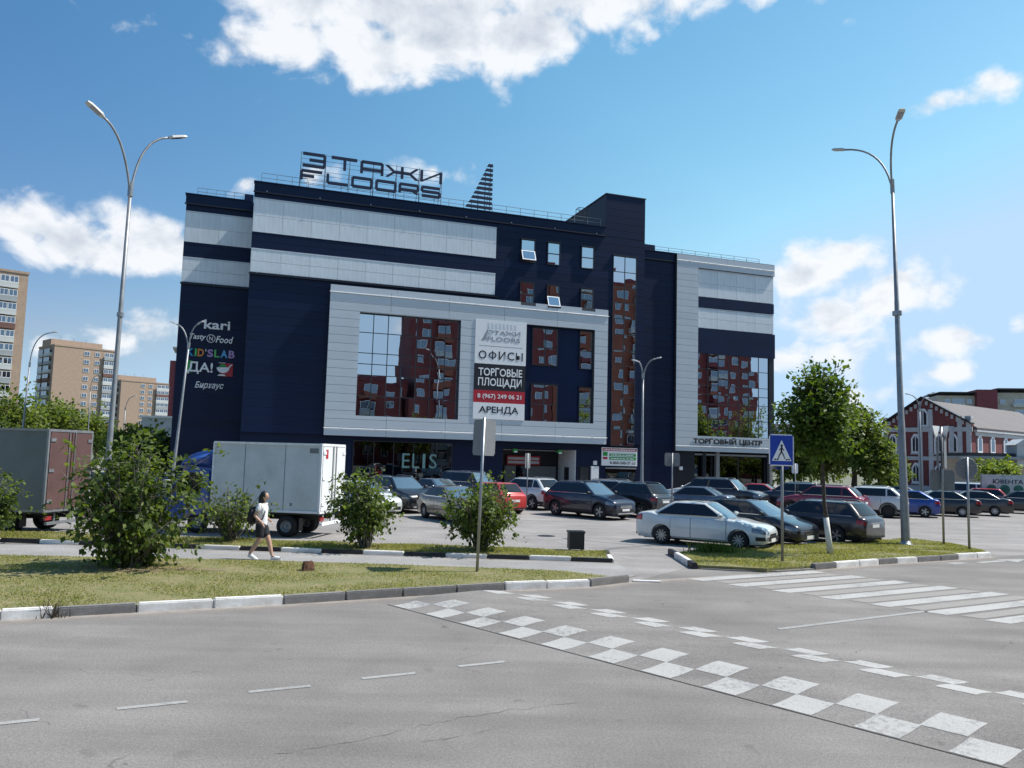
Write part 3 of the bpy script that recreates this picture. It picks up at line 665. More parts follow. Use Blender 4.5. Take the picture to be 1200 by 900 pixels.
def small_window(x0, x1, z0, z1, t, split=.5, vent=False, cols=1, gm='facade_glass'):
    root = MB().box(x0, x1, t+.06, t+.09, z0, z1).build('window', MATS['frame_dark'], mall)
    fr = .06; zm = z0+(z1-z0)*split; xs = [x0+(x1-x0)*i/cols for i in range(cols+1)]
    fm = MB()
    for x in xs: fm.box(x-fr/2, x+fr/2, t-.05, t+.06, z0, z1)
    for i in range(cols):
        for z in (z0, zm, z1): fm.box(xs[i]+fr/2, xs[i+1]-fr/2, t-.05, t+.06, z-fr/2, z+fr/2)
    fm.build('frame', MATS['frame_dark'], root)
    MB().box(x0-.08, x1+.08, t-.09, t+.0, z1+.03, z1+.09).build('head_trim', MATS['navy_dark'], root)
    for i in range(cols):
        o = ubox('pane', MATS[gm], root, xs[i]+fr/2, xs[i+1]-fr/2, t, t+.02, zm+fr/2, z1-fr/2); o.rotation_euler = (R(random.gauss(0, .25)), 0, R(random.gauss(0, .25)))
        if vent:
            hgt = zm-z0; a = R(24)
            sash = MB().box(xs[i], xs[i+1], -.03, .02, -hgt, 0).build('open_sash', MATS['white_trim'], root, (0, t-.05, zm)); sash.rotation_euler = (-a, 0, 0)
            MB().box(xs[i]+.07, xs[i+1]-.07, -.036, -.031, -hgt+.07, -.07).build('pane', MATS[gm], sash)
        else:
            o = ubox('pane', MATS[gm], root, xs[i]+fr/2, xs[i+1]-fr/2, t, t+.02, z0+fr/2, zm-fr/2); o.rotation_euler = (R(random.gauss(0, .25)), 0, R(random.gauss(0, .25)))
for i, (a, b, c, d) in enumerate(r5): small_window(a, b, c, d, .0, .5, vent=(i == 0))
for i, (a, b, c, d) in enumerate(r4): small_window(a, b, c, d, -.02 if i != 9 else 0, .5, vent=(i == 1))
small_window(1.38, 3.46, 9.82, 12.66, -.07, .48, cols=2); small_window(1.37, 3.52, 5.42, 8.33, -.07, .48, cols=2)
small_window(5.34, 6.43, 9.75, 12.72, -.07, .48); small_window(5.36, 6.43, 5.3, 8.28, -.07, .48)
# right wing: grey L frame, bands, glazing, arcade
RX0, RX1 = 16.75, 27.18; TR = T2-.25
RG = (19.05, 26.62, 5.05, 12.5)
rf = MB().box(RX0, 18.95, TR+.04, T2+.1, 3.68, ZR-.03).box(18.95, RX1, TR+.04, T2+.1, 3.68, 5.05).box(18.95, RX1, TR+.04, T2+.1, 20.25, ZR-.03).build('grey_frame', MATS['joint_dark'], mall)
planks(rf, 'grey_cassette', MATS['grey_panel'], RX0, RX1, 3.68, ZR-.04, 30, [(18.95, RX1, 5.05, 20.25)], TR+.04, 5, .04, .02)
MB().box(18.95, RX1, T2-.12, T2+.1, 16.70, 17.62).build('navy_band', MATS['navy'], mall); MB().box(18.95, RX1+.08, T2-.16, T2+.1, 12.5, 14.75).build('navy_band', MATS['navy'], mall)
perf_band(rightb, 18.98, RX1-.02, 17.66, 20.22, T2-.02, 4, 2); perf_band(rightb, 18.98, RX1-.02, 14.8, 16.66, T2-.02, 4, 2)
glazing(mall, *RG, T2, [i/7 for i in range(8)], cum([108, 100, 58, 58, 105, 98]), .16)
MB().box(26.62, RX1, T2-.1, T2+.1, 5.05, 12.5).build('corner_pier', MATS['navy_dark'], mall)
for z in (4.12, 20.75):
    MB().tube([(RX0, TR-.03, z), (RX1, TR-.03, z)], .022, 6).build('light_tube', MATS['white_trim'], rf)
    for i in range(4): x = RX0+1.3+i*2.6; MB().box(x-.05, x+.05, TR-.06, TR, z-.04, z+.05).build('tube_bracket', MATS['white_trim'], rf)
# arcade under the right wing: glazed corner with columns
ar = glazing(mall, 19.0, 26.6, .1, 3.35, T2+.55, [0, .12, .30, .62, 1], [0, 1], .3, 'shop_glass', .09, 'shop_window')
for x, m in ((19.9, 'navy_dark'), (21.3, 'galv'), (26.75, 'navy_dark'), (27.0, 'galv')): MB().box(x-.18, x+.18, T2+.1, T2+.42, 0, 3.68).build('column', MATS[m], mall)
MB().box(18.9, 27.1, T2+.15, T2+.4, 3.35, 3.5).build('soffit_beam', MATS['galv'], mall)
MB().box(18.9, 27.15, T2+.9, 34, 0, 3.68).build('ground_floor', MATS['navy_dark'], mall)
# shop window under the frame, covered entrance, service doors
glazing(mall, -11.8, -4.6, .25, 3.6, .29, [i/5 for i in range(6)], [0, 1], .15, 'shop_glass', .05, 'shop_window')
en = MB().box(-.63, -.6, .4, 7, 0, 3.42).box(-.63, 5.42, 3.85, 4.0, 0, 3.42).box(-.63, 5.42, .42, 7, 3.42, 3.5).build('entrance_bay', MATS['navy_dark'], mall)
MB().box(5.36, 5.42, .42, 7, 0, 3.40).build('bay_wall', MATS['white_trim'], mall); MB().box(5.33, 5.36, 1.6, 2.5, 0, 2.05).build('side_door', MATS['frame_dark'], mall)
MB().box(.65, 1.6, 3.6, 3.8, 0, 2.05).build('roller_shutter', MATS['sign_grey'], mall); MB().box(2.65, 5.05, 3.6, 3.8, 0, 2.05).build('roller_shutter', MATS['sign_grey'], mall)
MB().box(1.7, 2.55, 3.62, 3.8, 0, 2.1).build('glass_door', MATS['shop_glass'], mall)
MB().tube([(-.5, .6, 3.3), (4.6, .6, 3.3)], .03, 6).build('cable_tray', MATS['galv'], mall)
for x in (.35, 4.0):
    lt = MB().box(x-.16, x+.16, .2, .55, 3.12, 3.36).build('bay_floodlight', MATS['sign_green'], mall); MB().box(x-.12, x+.12, .17, .2, 3.1, 3.2).build('lens', MATS['white_trim'], lt)
sd = MB().box(5.75, 6.45, .30, .40, 0, 2.1).build('service_door', MATS['frame_dark'], mall); MB().box(6.3, 6.36, .26, .30, 1.0, 1.15).build('handle', MATS['steel'], sd)
MB().box(6.66, 7.3, .2, .4, .4, 2.2).build('meter_cabinet', MATS['white_trim'], mall); MB().box(6.86, 7.16, .25, .4, 2.3, 2.62).build('alarm_box', MATS['white_trim'], mall)
MB().box(7.95, 10.55, .34, .4, 0, 2.05).build('ground_window', MATS['shop_glass'], mall); MB().box(7.9, 10.6, .2, .36, 2.03, 2.14).build('window_head', MATS['galv'], mall)
MB().box(17.3, 17.6, T2-.05, T2+.1, 2.0, 2.3).build('wall_lamp', MATS['white_trim'], mall); MB().box(16.9, 17.05, T2-.05, T2+.1, 3.2, 3.32).build('wall_lamp', MATS['white_trim'], mall)
# roof railings, ladder cage
def railing(name, x0, x1, t, z, n, h=.62, m='galv', par=mall):
    rr = MB()
    for i in range(n+1):
        x = x0+(x1-x0)*i/n; rr.bar((x, t, z), (x, t, z+h), .03)
    for k in (.55, 1): rr.bar((x0-.01, t, z+h*k), (x1+.01, t, z+h*k), .028)
    return rr.build(name, MATS[m], par)
railing('roof_railing', -19.0, -15.9, .45, ZR+.05, 3, .75); railing('roof_railing', -15.8, 7.2, .45, ZR+.05, 20, .7)
railing('roof_railing', -23.4, -20.2, T2+.5, ZR+.05, 5, .62); railing('roof_railing', 14.9, 26.0, T2+.5, ZR+.04, 8, .55)
lc = MB()
for x in (5.3, 5.75, 6.2):
    for t in (.5, 1.1): lc.bar((x, t, ZR), (x, t, ZR+1.5), .04)
for z in (.7, 1.1, 1.5):
    lc.bar((5.3, .5, ZR+z), (6.2, .5, ZR+z), .035); lc.bar((5.3, 1.1, ZR+z), (6.2, 1.1, ZR+z), .035); lc.bar((5.3, .5, ZR+z), (5.3, 1.1, ZR+z), .035); lc.bar((6.2, .5, ZR+z), (6.2, 1.1, ZR+z), .035)
lc.build('ladder_cage', MATS['frame_dark'], mall)
lr = MB()
for i in range(40): lr.bar((5.55, .8, ZR+i*.04), (5.95, .8, ZR+i*.04), .01)
for i in range(8): x = -18.6+i*3.6; MB().box(x-.035, x+.035, -.14, -.06, ZR-.69, ZR-.62).build('facade_spotlight', MATS['steel'], front)
for i in range(7): x = -19+i*2.6; MB().box(x-.035, x+.035, -.14, -.06, 14.89, 14.96).build('facade_spotlight', MATS['steel'], front)

# ---- signs -------------------------------------------------------
def strokes(name, segs, w, h, th, m, parent, x, z, t, dep=.14):
    mb = MB()
    for (x0, z0, x1, z1) in segs:
        if abs(x0-x1) < 1e-6 or abs(z0-z1) < 1e-6:
            hx = th/2 if abs(x0-x1) < 1e-6 else 0; hz_ = th/2 if abs(z0-z1) < 1e-6 else 0
            a, b = sorted((x0*w, x1*w)); c, d = sorted((z0*h, z1*h)); mb.box(a-hx, b+hx, -dep/2, dep/2, c-hz_, d+hz_)
        else:
            mb.bar((x0*w, 0, z0*h), (x1*w, 0, z1*h), th, dep) if False else mb.prism([(x0*w-th*.62, z0*h), (x0*w+th*.62, z0*h), (x1*w+th*.62, z1*h), (x1*w-th*.62, z1*h)], -dep/2+.003, dep/2-.003, 'y')
    return mb.build(name, m, parent, (x, t, z))
GL = {'Э': [(0, 1, 1, 1), (.3, .5, 1, .5), (0, 0, 1, 0), (1, 0, 1, 1)], 'Т': [(0, 1, 1, 1), (.52, 0, .52, .95)], 'А': [(0, 1, 1, 1), (0, 0, 0, 1), (1, 0, 1, 1), (0, .38, 1, .38)],
      'Ж': [(.5, 0, .5, 1), (.25, .5, .75, .5), (.0, 0, .24, .5), (.24, .5, .0, 1), (1, 0, .76, .5), (.76, .5, 1, 1)], 'И': [(0, 0, 0, 1), (1, 0, 1, 1), (.02, .05, .98, .95)],
      'F': [(0, 0, 0, 1), (0, 1, 1, 1), (0, .45, .62, .45)], 'L': [(0, 0, 0, 1), (0, 0, 1, 0)], 'O': [(0, 0, 1, 0), (0, 1, 1, 1), (0, 0, 0, 1), (1, 0, 1, 1)],
      'R': [(0, 0, 0, 1), (0, 1, 1, 1), (1, .4, 1, 1), (0, .4, 1, .4), (.62, .4, .98, 0)], 'S': [(0, 1, 1, 1), (0, .5, 0, 1), (0, .5, 1, .5), (1, 0, 1, .5), (0, 0, 1, 0)]}
rs = MT('roof_sign', 'large dark block letters on a steel lattice standing on the roof edge', 'sign', -16.4, .35, ZR)
sx = lambda x: .0+(x-68)/758*10.3
for ch, a, b in (('Э', 68, 195), ('Т', 215, 365), ('А', 375, 500), ('Ж', 512, 692), ('И', 703, 826)): strokes('letter', GL[ch], sx(b)-sx(a)-.2, .86, .2, MATS['letter_navy'], rs, sx(a)+.1, 1.72, -.12)
for ch, a, b in (('F', 65, 185), ('L', 200, 320), ('O', 330, 445), ('O', 458, 575), ('R', 585, 700), ('S', 708, 822)): strokes('letter', GL[ch], sx(b)-sx(a)-.2, .66, .19, MATS['letter_navy'], rs, sx(a)+.1, .66, -.12)
la = MB()
for i in range(7): x = i*10.3/6; la.bar((x, .02, 0), (x, .02, 2.75), .05); la.bar((x, .02, 2.3), (x, 1.3, 0), .035)
for z in (.5, .82, 1.15, 1.45, 1.92, 2.25, 2.66): la.bar((-.02, .0, z), (10.32, .0, z), .025)
la.build('lattice', MATS['steel'], rs)
sail = MT('roof_logo', 'sail shaped logo of dark horizontal bars on the roof', 'sign', -4.2, .35, ZR+.15)
for i in range(10):
    z = .12+i*.375; xl = .0+(1.72)*(i/9.6)**.9; MB().prism([(xl, z), (2.1, z), (2.1, z+.2), (xl+.12, z+.2)], -.14, .0, 'y').build('bar', MATS['letter_navy'], sail)
fmb = MB()
for x in (1.95, 1.55): fmb.bar((x, .05, 0), (x, .05, 3.7 if x > 1.6 else 3.1), .05)
fmb.bar((1.95, .05, 2.6), (1.95, 1.2, 0), .035); fmb.bar((.5, .05, 0), (.5, .05, .6), .04); fmb.bar((1.0, .05, 0), (1.0, .05, 1.7), .04); fmb.build('frame', MATS['steel'], sail)
# shop names on the left wing
tl = T2+.03
k1 = MT('shop_sign', 'white rounded lowercase lettering at the top of the navy wing sign column', 'sign', -22.36, tl, 11.45)
text('lettering', 'kari', MATS['sign_white'], k1, 0, -.06, 0, 1.8, .68, extrude=.06, bold=.02)
k2 = MT('shop_sign', 'white script lettering with a ring emblem on the navy wing', 'sign', -23.28, tl, 10.46)
text('lettering', 'Tasty', MATS['sign_white'], k2, 0, -.05, .08, 1.1, .50, extrude=.05, bold=.015, shear=.25); text('lettering', 'Food', MATS['sign_white'], k2, 1.78, -.05, .02, 1.2, .50, extrude=.05, bold=.015, shear=.25)
ring = MB().lathe([(.26, -.1), (.30, -.1), (.30, .0), (.26, .0), (.26, -.1)], 24, 'y', (1.45, .0, .3)).build('ring', MATS['sign_white'], k2); text('lettering', 'N', MATS['sign_white'], k2, 1.33, -.05, .16, .24, .28, extrude=.04, bold=.01)
k3 = MT('shop_sign', 'multicoloured capital letters under the white script sign', 'sign', -23.4, tl, 9.4)
xs = 0
for ch, wd, c in (('K', .46, (.03, .30, .55)), ('I', .12, (.10, .45, .12)), ('D', .42, (.62, .22, .04)), ("'", .08, (.55, .5, .6)), ('S', .40, (.38, .25, .5)), ('L', .36, (.10, .45, .12)), ('A', .48, (.10, .36, .65)), ('B', .42, (.40, .27, .5))):
    text('letter', ch, M('sign_'+ch.replace("'", 'tick'), c, .5, var=.04), k3, xs, -.05, 0 if ch != "'" else .38, wd, .56 if ch != "'" else .18, extrude=.05, bold=.03); xs += wd+.075
k4 = MT('shop_sign', 'white exclaiming letters between a green and a red square with a bowl emblem', 'sign', -23.4, tl, 8.1)
MB().box(0, .42, -.04, .02, .1, .98).build('green_panel', MATS['sign_green'], k4); MB().box(2.35, 3.2, -.04, .02, -.05, .92).build('red_panel', MATS['sign_red'], k4)
text('lettering', 'ДА!', MATS['sign_white'], k4, .1, -.1, .02, 1.72, .88, extrude=.05, bold=.018)
bw = [(1.95+.0, .58)]+[(2.52+.44*math.cos(t), .58+.4*math.sin(t)) for t in np.linspace(math.pi, 2*math.pi, 12)]+[(3.05, .80), (3.1, .72), (2.86, .58)]
MB().prism(bw[1:-3]+[(2.97, .62), (3.15, .82), (3.05, .84), (2.88, .62)], -.1, -.042, 'y').build('bowl', MATS['sign_white'], k4); MB().prism([(2.15, -.03), (2.75, -.03), (2.62, .08), (2.28, .08)], -.1, -.042, 'y').build('bowl_foot', MATS['sign_white'], k4)
MB().prism([(2.2, .62), (2.75, .62), (2.66, .78), (2.5, .86), (2.3, .76)], -.09, -.042, 'y').build('filling', MATS['sign_green'], k4)
for dx in (2.2, 2.45): MB().tube([(dx, -.06, .9), (dx+.06, -.06, .95), (dx+.14, -.06, .9), (dx+.2, -.06, .95)], .025, 5).build('steam', MATS['sign_white'], k4)
k5 = MT('shop_sign', 'small white slanted script at the bottom of the sign column', 'sign', -22.72, tl, 7.0)
text('lettering', 'Бирхаус', MATS['sign_white'], k5, 0, -.05, 0, 1.95, .58, extrude=.05, bold=.012, shear=.3)
# big rental banner
bn = MT('rental_banner', 'tall rental banner in white, black and red hung on the grey frame', 'banner', BAN[0], TP-.03, 5.5)
WB = BAN[1]-BAN[0]
for z0, z1, m in ((0, 1.22, 'sign_white'), (1.22, 2.14, 'sign_red'), (2.14, 4.12, 'sign_black'), (4.12, 7.42, 'sign_white')): MB().box(0, WB, -.012, .06, z0, z1).build('banner_field', MATS[m], bn)
text('lettering', 'АРЕНДА', MATS['sign_black'], bn, .45, -.02, .36, 3.1, .62, extrude=.006, bold=.012)
text('lettering', '8 (967) 249 06 21', MATS['sign_white'], bn, .3, -.02, 1.46, 3.45, .42, extrude=.006, bold=.012)
text('lettering', 'ТОРГОВЫЕ', MATS['sign_white'], bn, .32, -.02, 3.22, 3.45, .62, extrude=.006, bold=.014); text('lettering', 'ПЛОЩАДИ', MATS['sign_white'], bn, .32, -.02, 2.36, 3.42, .72, extrude=.006, bold=.014)
for ch, x_, w_t in (('О', .3, .62), ('О', 1.08, .62), ('И', 1.88, .52), ('С', 2.56, .54), ('Ь', 3.25, .36)): text('letter', ch, MATS['sign_black'], bn, x_, -.02, 4.48 if x_ != 1.08 else 4.56, w_t, .62 if x_ != 1.08 else .46, extrude=.006, bold=.008)
MB().box(1.345, 1.435, -.024, -.013, 4.46, 5.12).build('letter_stem', MATS['sign_black'], bn); MB().box(3.70, 3.79, -.024, -.013, 4.48, 5.10).build('letter_stem', MATS['sign_black'], bn)
text('lettering', 'ЭТАЖИ', M('sign_silver', (.30, .32, .36), .4, var=.1), bn, .95, -.02, 6.35, 2.6, .34, extrude=.006, bold=.015); text('lettering', 'FLOORS', MATS['sign_silver'], bn, .95, -.02, 5.85, 2.6, .34, extrude=.006, bold=.015)
MB().box(.3, WB-.3, -.016, -.012, 5.45, 5.48).build('rule', MATS['sign_grey'], bn); MB().prism([(.45, 5.8), (.85, 5.9), (1.0, 6.9)], -.016, -.012, 'y').build('emblem', MATS['sign_silver'], bn)
for i in range(8): x = .95+i*.3; MB().prism([(x, 6.78), (x+.17, 6.78), (x+.12, 7.2), (x-.02, 7.2)], -.016, -.012, 'y').build('ray', M('sign_pale', (.55, .6, .66), .4, var=.05), bn)
tcn = MT('entrance_lettering', 'dark raised capital letters on the grey fascia above the glazed corner', 'sign', 18.5, TR, 4.33)
text('lettering', 'ТОРГОВЫЙ ЦЕНТР', MATS['sign_black'], tcn, 0, -.04, -.06, 7.25, .70, extrude=.015, bold=.03)
el_ = MT('shop_lettering', 'pale serif letters on the dark shop window', 'sign', -8.3, .24, 1.75)
M('elis_teal', (.16, .30, .29), .4, var=.25, scale=2)
for ch, x, w in (('E', 0, .55), ('L', .75, .5), ('I', 1.5, .2), ('S', 2.0, .55)): text('letter', ch, MATS['elis_teal'], el_, x, -.03, 0, w, 1.05, extrude=.03)
tmx = MB().box(-7.1, -6.55, .3, .38, 2.6, 3.45)
def fine_print(par, x, w, z, h):      # lettering too small to read in the photograph: broken pale strokes
    mb = MB(); e = x+w
    while x < e:
        l = random.uniform(.05, .22); mb.box(x, min(e, x+l), -.112, -.108, z, z+h*random.uniform(.75, 1)); x += l+random.uniform(.02, .06)
    return mb.build('fine_print', MATS['sign_white'], par)
bb = MT('service_board', 'white, green and red advertising board on the navy wall beside the stair window', 'sign', 7.56, .36, 2.27)
MB().box(0, 3.12, -.1, .0, 0, 1.43).build('board', MATS['sign_white'], bb)
MB().box(.06, 3.06, -.108, -.1, 1.16, 1.36).build('red_strip', MATS['sign_red'], bb); fine_print(bb, .14, 2.8, 1.21, .11)
MB().box(.66, 3.02, -.108, -.1, .76, .96).build('green_strip', MATS['sign_green'], bb); MB().box(.66, 3.02, -.108, -.1, .46, .70).build('green_strip', MATS['sign_green'], bb)
fine_print(bb, .8, 2.0, .81, .1); fine_print(bb, .8, 2.0, .52, .1)
text('lettering', '8-800-500-27-53', MATS['sign_black'], bb, .72, -.112, .12, 2.25, .22, extrude=.004, bold=.01); MB().box(.1, .5, -.108, -.1, .76, 1.08).build('emblem', MATS['sign_green'], bb); MB().box(.1, .5, -.108, -.1, .5, .68).build('emblem', MATS['sign_red'], bb)
eb = MT('bay_sign', 'red two line signboard inside the covered entrance bay', 'sign', .8, 3.62, 2.12)
MB().box(0, 2.85, -.06, .2, 0, .74).build('board', MATS['sign_red'], eb); MB().box(.1, 2.75, -.07, -.06, .42, .62).build('text_strip', MATS['sign_pale'], eb); MB().box(.1, 2.75, -.07, -.06, .12, .32).build('text_strip', MATS['sign_pale'], eb)
# ------------------------------------------------------------------ vehicles
def carpaint(name, c, metal=.25, rough=.28): return M(name, c, rough, metal, var=.03, scale=2, coat=.9)
M('tyre', (.016, .016, .017), .85, var=.2); M('alloy', (.42, .43, .44), .35, .8, var=.05); M('plastic_black', (.018, .018, .02), .55, var=.1)
M('chrome', (.65, .66, .68), .18, 1, var=.03); M('plate_white', (.7, .7, .68), .5, var=.04); M('tail_red', (.32, .008, .012), .2, var=.1, coat=.6); M('lamp_clear', (.20, .22, .25), .10, .4, var=.12, coat=.8, scale=20); M('amber', (.6, .2, .02), .3)
mirror_glass('car_glass', (.008, .010, .013), .02, .06, 2.0, metal=0.0)
MATS['car_glass'].node_tree.nodes['Principled BSDF'].inputs['Specular IOR Level'].default_value = .5
mirror_glass('screen_glass', (.30, .38, .41), .03, .05, 2.0, metal=.8)
def lerp_keys(keys, x):
    if x <= keys[0][0]: return keys[0][1]
    for (a, b), (c, d) in zip(keys, keys[1:]):
        if x <= c: t = (x-a)/(c-a); return b+(d-b)*t
    return keys[-1][1]
def sm_keys(keys, x):
    if x <= keys[0][0]: return keys[0][1]
    for i in range(len(keys)-1):
        a, b = keys[i]; c, d = keys[i+1]
        if x <= c:
            t = (x-a)/(c-a); m0 = (d-keys[i-1][1])/(c-keys[i-1][0]) if i > 0 else (d-b)/(c-a); m1 = (keys[i+2][1]-b)/(keys[i+2][0]-a) if i+2 < len(keys) else (d-b)/(c-a)
            h = c-a; t2 = t*t; t3 = t2*t
            return (2*t3-3*t2+1)*b+(t3-2*t2+t)*h*m0+(-2*t3+3*t2)*d+(t3-t2)*h*m1
    return keys[-1][1]
STY = dict(
  sedan=dict(L=4.45, W=1.72, H=1.46, wb=2.6, fo=.88, rw=.305, clr=.19, nose=.70, hood=.88, cowl=.96, belt=.98, deck=1.07, tail=.98, xc=.98, xrf=.22, xrr=-.92, xrb=-1.72, cl=False),
  hatch=dict(L=4.3, W=1.80, H=1.48, wb=2.65, fo=.87, rw=.315, clr=.18, nose=.70, hood=.92, cowl=1.0, belt=1.0, deck=1.06, tail=.98, xc=1.05, xrf=.20, xrr=-1.15, xrb=-1.95, cl=False),
  wagon=dict(L=4.55, W=1.82, H=1.50, wb=2.65, fo=.88, rw=.315, clr=.18, nose=.70, hood=.90, cowl=.98, belt=.99, deck=1.02, tail=.96, xc=1.1, xrf=.28, xrr=-1.65, xrb=-2.12, cl=False, rails=True),
  suv=dict(L=4.62, W=1.87, H=1.66, wb=2.80, fo=.84, rw=.36, clr=.22, nose=.84, hood=1.05, cowl=1.12, belt=1.12, deck=1.16, tail=1.08, xc=1.08, xrf=.35, xrr=-1.55, xrb=-2.12, cl=True, rails=True),
  boxy=dict(L=4.75, W=1.90, H=1.80, wb=2.80, fo=.86, rw=.38, clr=.25, nose=.92, hood=1.14, cowl=1.18, belt=1.18, deck=1.2, tail=1.14, xc=1.0, xrf=.45, xrr=-1.95, xrb=-2.28, cl=True, rails=True),
  duster=dict(L=4.32, W=1.82, H=1.66, wb=2.67, fo=.82, rw=.345, clr=.23, nose=.84, hood=1.05, cowl=1.10, belt=1.11, deck=1.12, tail=1.06, xc=1.0, xrf=.30, xrr=-1.5, xrb=-1.98, cl=True, rails=True),
  compact=dict(L=3.95, W=1.70, H=1.50, wb=2.5, fo=.80, rw=.30, clr=.17, nose=.74, hood=.92, cowl=1.0, belt=.99, deck=1.02, tail=.96, xc=.98, xrf=.25, xrr=-1.35, xrb=-1.80, cl=False))
CARM = {}
def car_parts(sty):
    if sty in CARM: return CARM[sty]
    p = STY[sty]; L, W, H, wb, fo, rw, clr = (p[k] for k in ('L', 'W', 'H', 'wb', 'fo', 'rw', 'clr')); hl = L/2
    xf = hl-fo; xr = xf-wb; off = 0
    topk = [(-hl, p['tail']-.10), (-hl+.06, p['tail']), (-hl+.3, p['deck']-.02), (p['xrb']+.05 if p['xrb'] > -hl+.4 else -hl+.45, p['deck']), (p['xrb']+.45, p['belt']), (0, p['belt']), (p['xc']-.1, p['cowl']), (p['xc']+.25, p['cowl']-.02), (hl-.75, p['hood']), (hl-.28, p['nose']+.09), (hl-.08, p['nose']), (hl, p['nose']-.12)]
    def zt(x): return sm_keys(topk, x)
    def plan(x):
        e = hl-x if x > 0 else hl+x
        return lerp_keys([(0, .74 if x > 0 else .80), (.03, .83), (.09, .895), (.2, .945), (.45, .982), (.9, 1.0)], e)
    def zb(x):
        e = hl-abs(x); return clr+lerp_keys([(0, .09), (.12, .04), (.5, .0)], e)
    prof = [(0, .90), (.10, .955), (.30, .985), (.52, 1.0), (.74, .99), (.90, .972), (1.0, .95)]
    def zs(x): return zt(x)-.06
    def ys(x, z):
        a, b = zb(x), zs(x); h = (z-a)/(b-a); return W/2*plan(x)*lerp_keys(prof, min(1, max(0, h)))
    xsn = [-hl, -hl+.03, -hl+.09, -hl+.18, -hl+.3]+list(np.linspace(-hl+.45, hl-.5, 26))+[hl-.36, hl-.24, hl-.15, hl-.08, hl-.03, hl]
    rings = []
    for x in xsn:
        w = W/2*plan(x); a, b, t = zb(x), zs(x), zt(x); half = [(0, a), (w*.5, a), (w*.84, a)]
        half += [(w*q, a+(b-a)*h) for h, q in prof]
        half += [(w*.925, b+(t-b)*.45), (w*.86, b+(t-b)*.85), (w*.72, t), (w*.4, t+.012), (0, t+.018)]
        rings.append([(x, -y, z) for y, z in half]+[(x, y, z) for y, z in half[-2:0:-1]])
    n = len(rings[0]); mb = MB()
    for r in rings: mb.v += r
    for i in range(len(rings)-1):
        for k in range(n): k2 = (k+1) % n; mb.f.append((i*n+k, (i+1)*n+k, (i+1)*n+k2, i*n+k2))
    mb.f.append(tuple(range(n))); e = (len(rings)-1)*n; mb.f.append(tuple(e+k for k in range(n))[::-1])
    body = mb.mesh('body', True)
    # wheel arches cut out of the body
    cut = MB()
    for x in (xf, xr):
        for s in (-1, 1):
            o = len(cut.v); c = []
            for yy in (s*(W/2+.2), s*(W/2-.27)):
                for k in range(28): t = 2*math.pi*k/28; cut.v.append((x+(rw+.055)*math.cos(t), yy, rw+.01+(rw+.055)*math.sin(t)))
            for k in range(28): k2 = (k+1) % 28; f = (o+k, o+k2, o+28+k2, o+28+k); cut.f.append(f if s > 0 else f[::-1])
            f1 = tuple(o+k for k in range(28)); f2 = tuple(o+28+k for k in range(28)); cut.f += [f1[::-1], f2] if s > 0 else [f1, f2[::-1]]
    cm = cut.mesh('cut'); bm = bmesh.new(); bm.from_mesh(cm); bmesh.ops.recalc_face_normals(bm, faces=bm.faces); bm.to_mesh(cm); bm.free()
    bm = bmesh.new(); bm.from_mesh(body); bmesh.ops.recalc_face_normals(bm, faces=bm.faces); bm.to_mesh(body); bm.free()
    tb = bpy.data.objects.new('tb', body); tcu = bpy.data.objects.new('tc', cm); COL.objects.link(tb); COL.objects.link(tcu)
    md = tb.modifiers.new('b', 'BOOLEAN'); md.operation = 'DIFFERENCE'; md.object = tcu; md.solver = 'EXACT'
    dg = bpy.context.evaluated_depsgraph_get(); nb_ = bpy.data.meshes.new_from_object(tb.evaluated_get(dg)); bpy.data.objects.remove(tb); bpy.data.objects.remove(tcu)
    body = nb_; body.materials.clear()
    try: body.set_sharp_from_angle(angle=R(38))
    except Exception: pass
    parts = []   # (name, mesh, material key or None for paint, parent index)
    def addp(nm, mesh, m, par=None): parts.append((nm, mesh, m, par)); return len(parts)-1
    ib = addp('body', body, None)
    # greenhouse
    z0 = p['belt']-.06; z1 = H
    def gx(h, f):   # glass line at height fraction h
        c = h**1.08 if f else h**1.15
        return (p['xc']+.12+(p['xrf']-p['xc']-.12)*c) if f else (p['xrb']-.06+(p['xrr']-p['xrb']+.06)*c)
    def gw(h): return W/2*(.93-.20*h)
    def per(h, ins=0.0, zo=None):
        w = gw(h)-ins; a = gx(h, True)-ins*1.6; b = gx(h, False)+ins*1.6; z = z0+(z1-z0)*h if zo is None else zo; pts = []
        for t in np.linspace(-1, 1, 9): pts.append((a-.10*abs(t)**3, w*.93*t, z))
        for t in np.linspace(0, 1, 9): pts.append((a-.18+(b+.16-a+.18)*t, w*(1-.03*(2*t-1)**4), z))
        for t in np.linspace(1, -1, 9): pts.append((b+.09*abs(t)**3, w*.93*t, z))
        for t in np.linspace(1, 0, 9): pts.append((a-.18+(b+.16-a+.18)*t, -w*(1-.03*(2*t-1)**4), z))
        return pts
    rg = [per(h) for h in (0, .15, .3, .45, .6, .75, .88)]+[per(.95, .012), per(1.0, .045, z1-.035), per(1.0, .10, z1-.012), per(1.0, .25, z1), per(1.0, .5, z1+.006)]
    n = len(rg[0]); mb = MB()
    for r in rg: mb.v += r
    for i in range(len(rg)-1):
        for k in range(n): k2 = (k+1) % n; mb.f.append((i*n+k, i*n+k2, (i+1)*n+k2, (i+1)*n+k))
    e = (len(rg)-1)*n; mb.f.append(tuple(e+k for k in range(n)))
    ir = addp('roof', mb.mesh('roof', True), None)
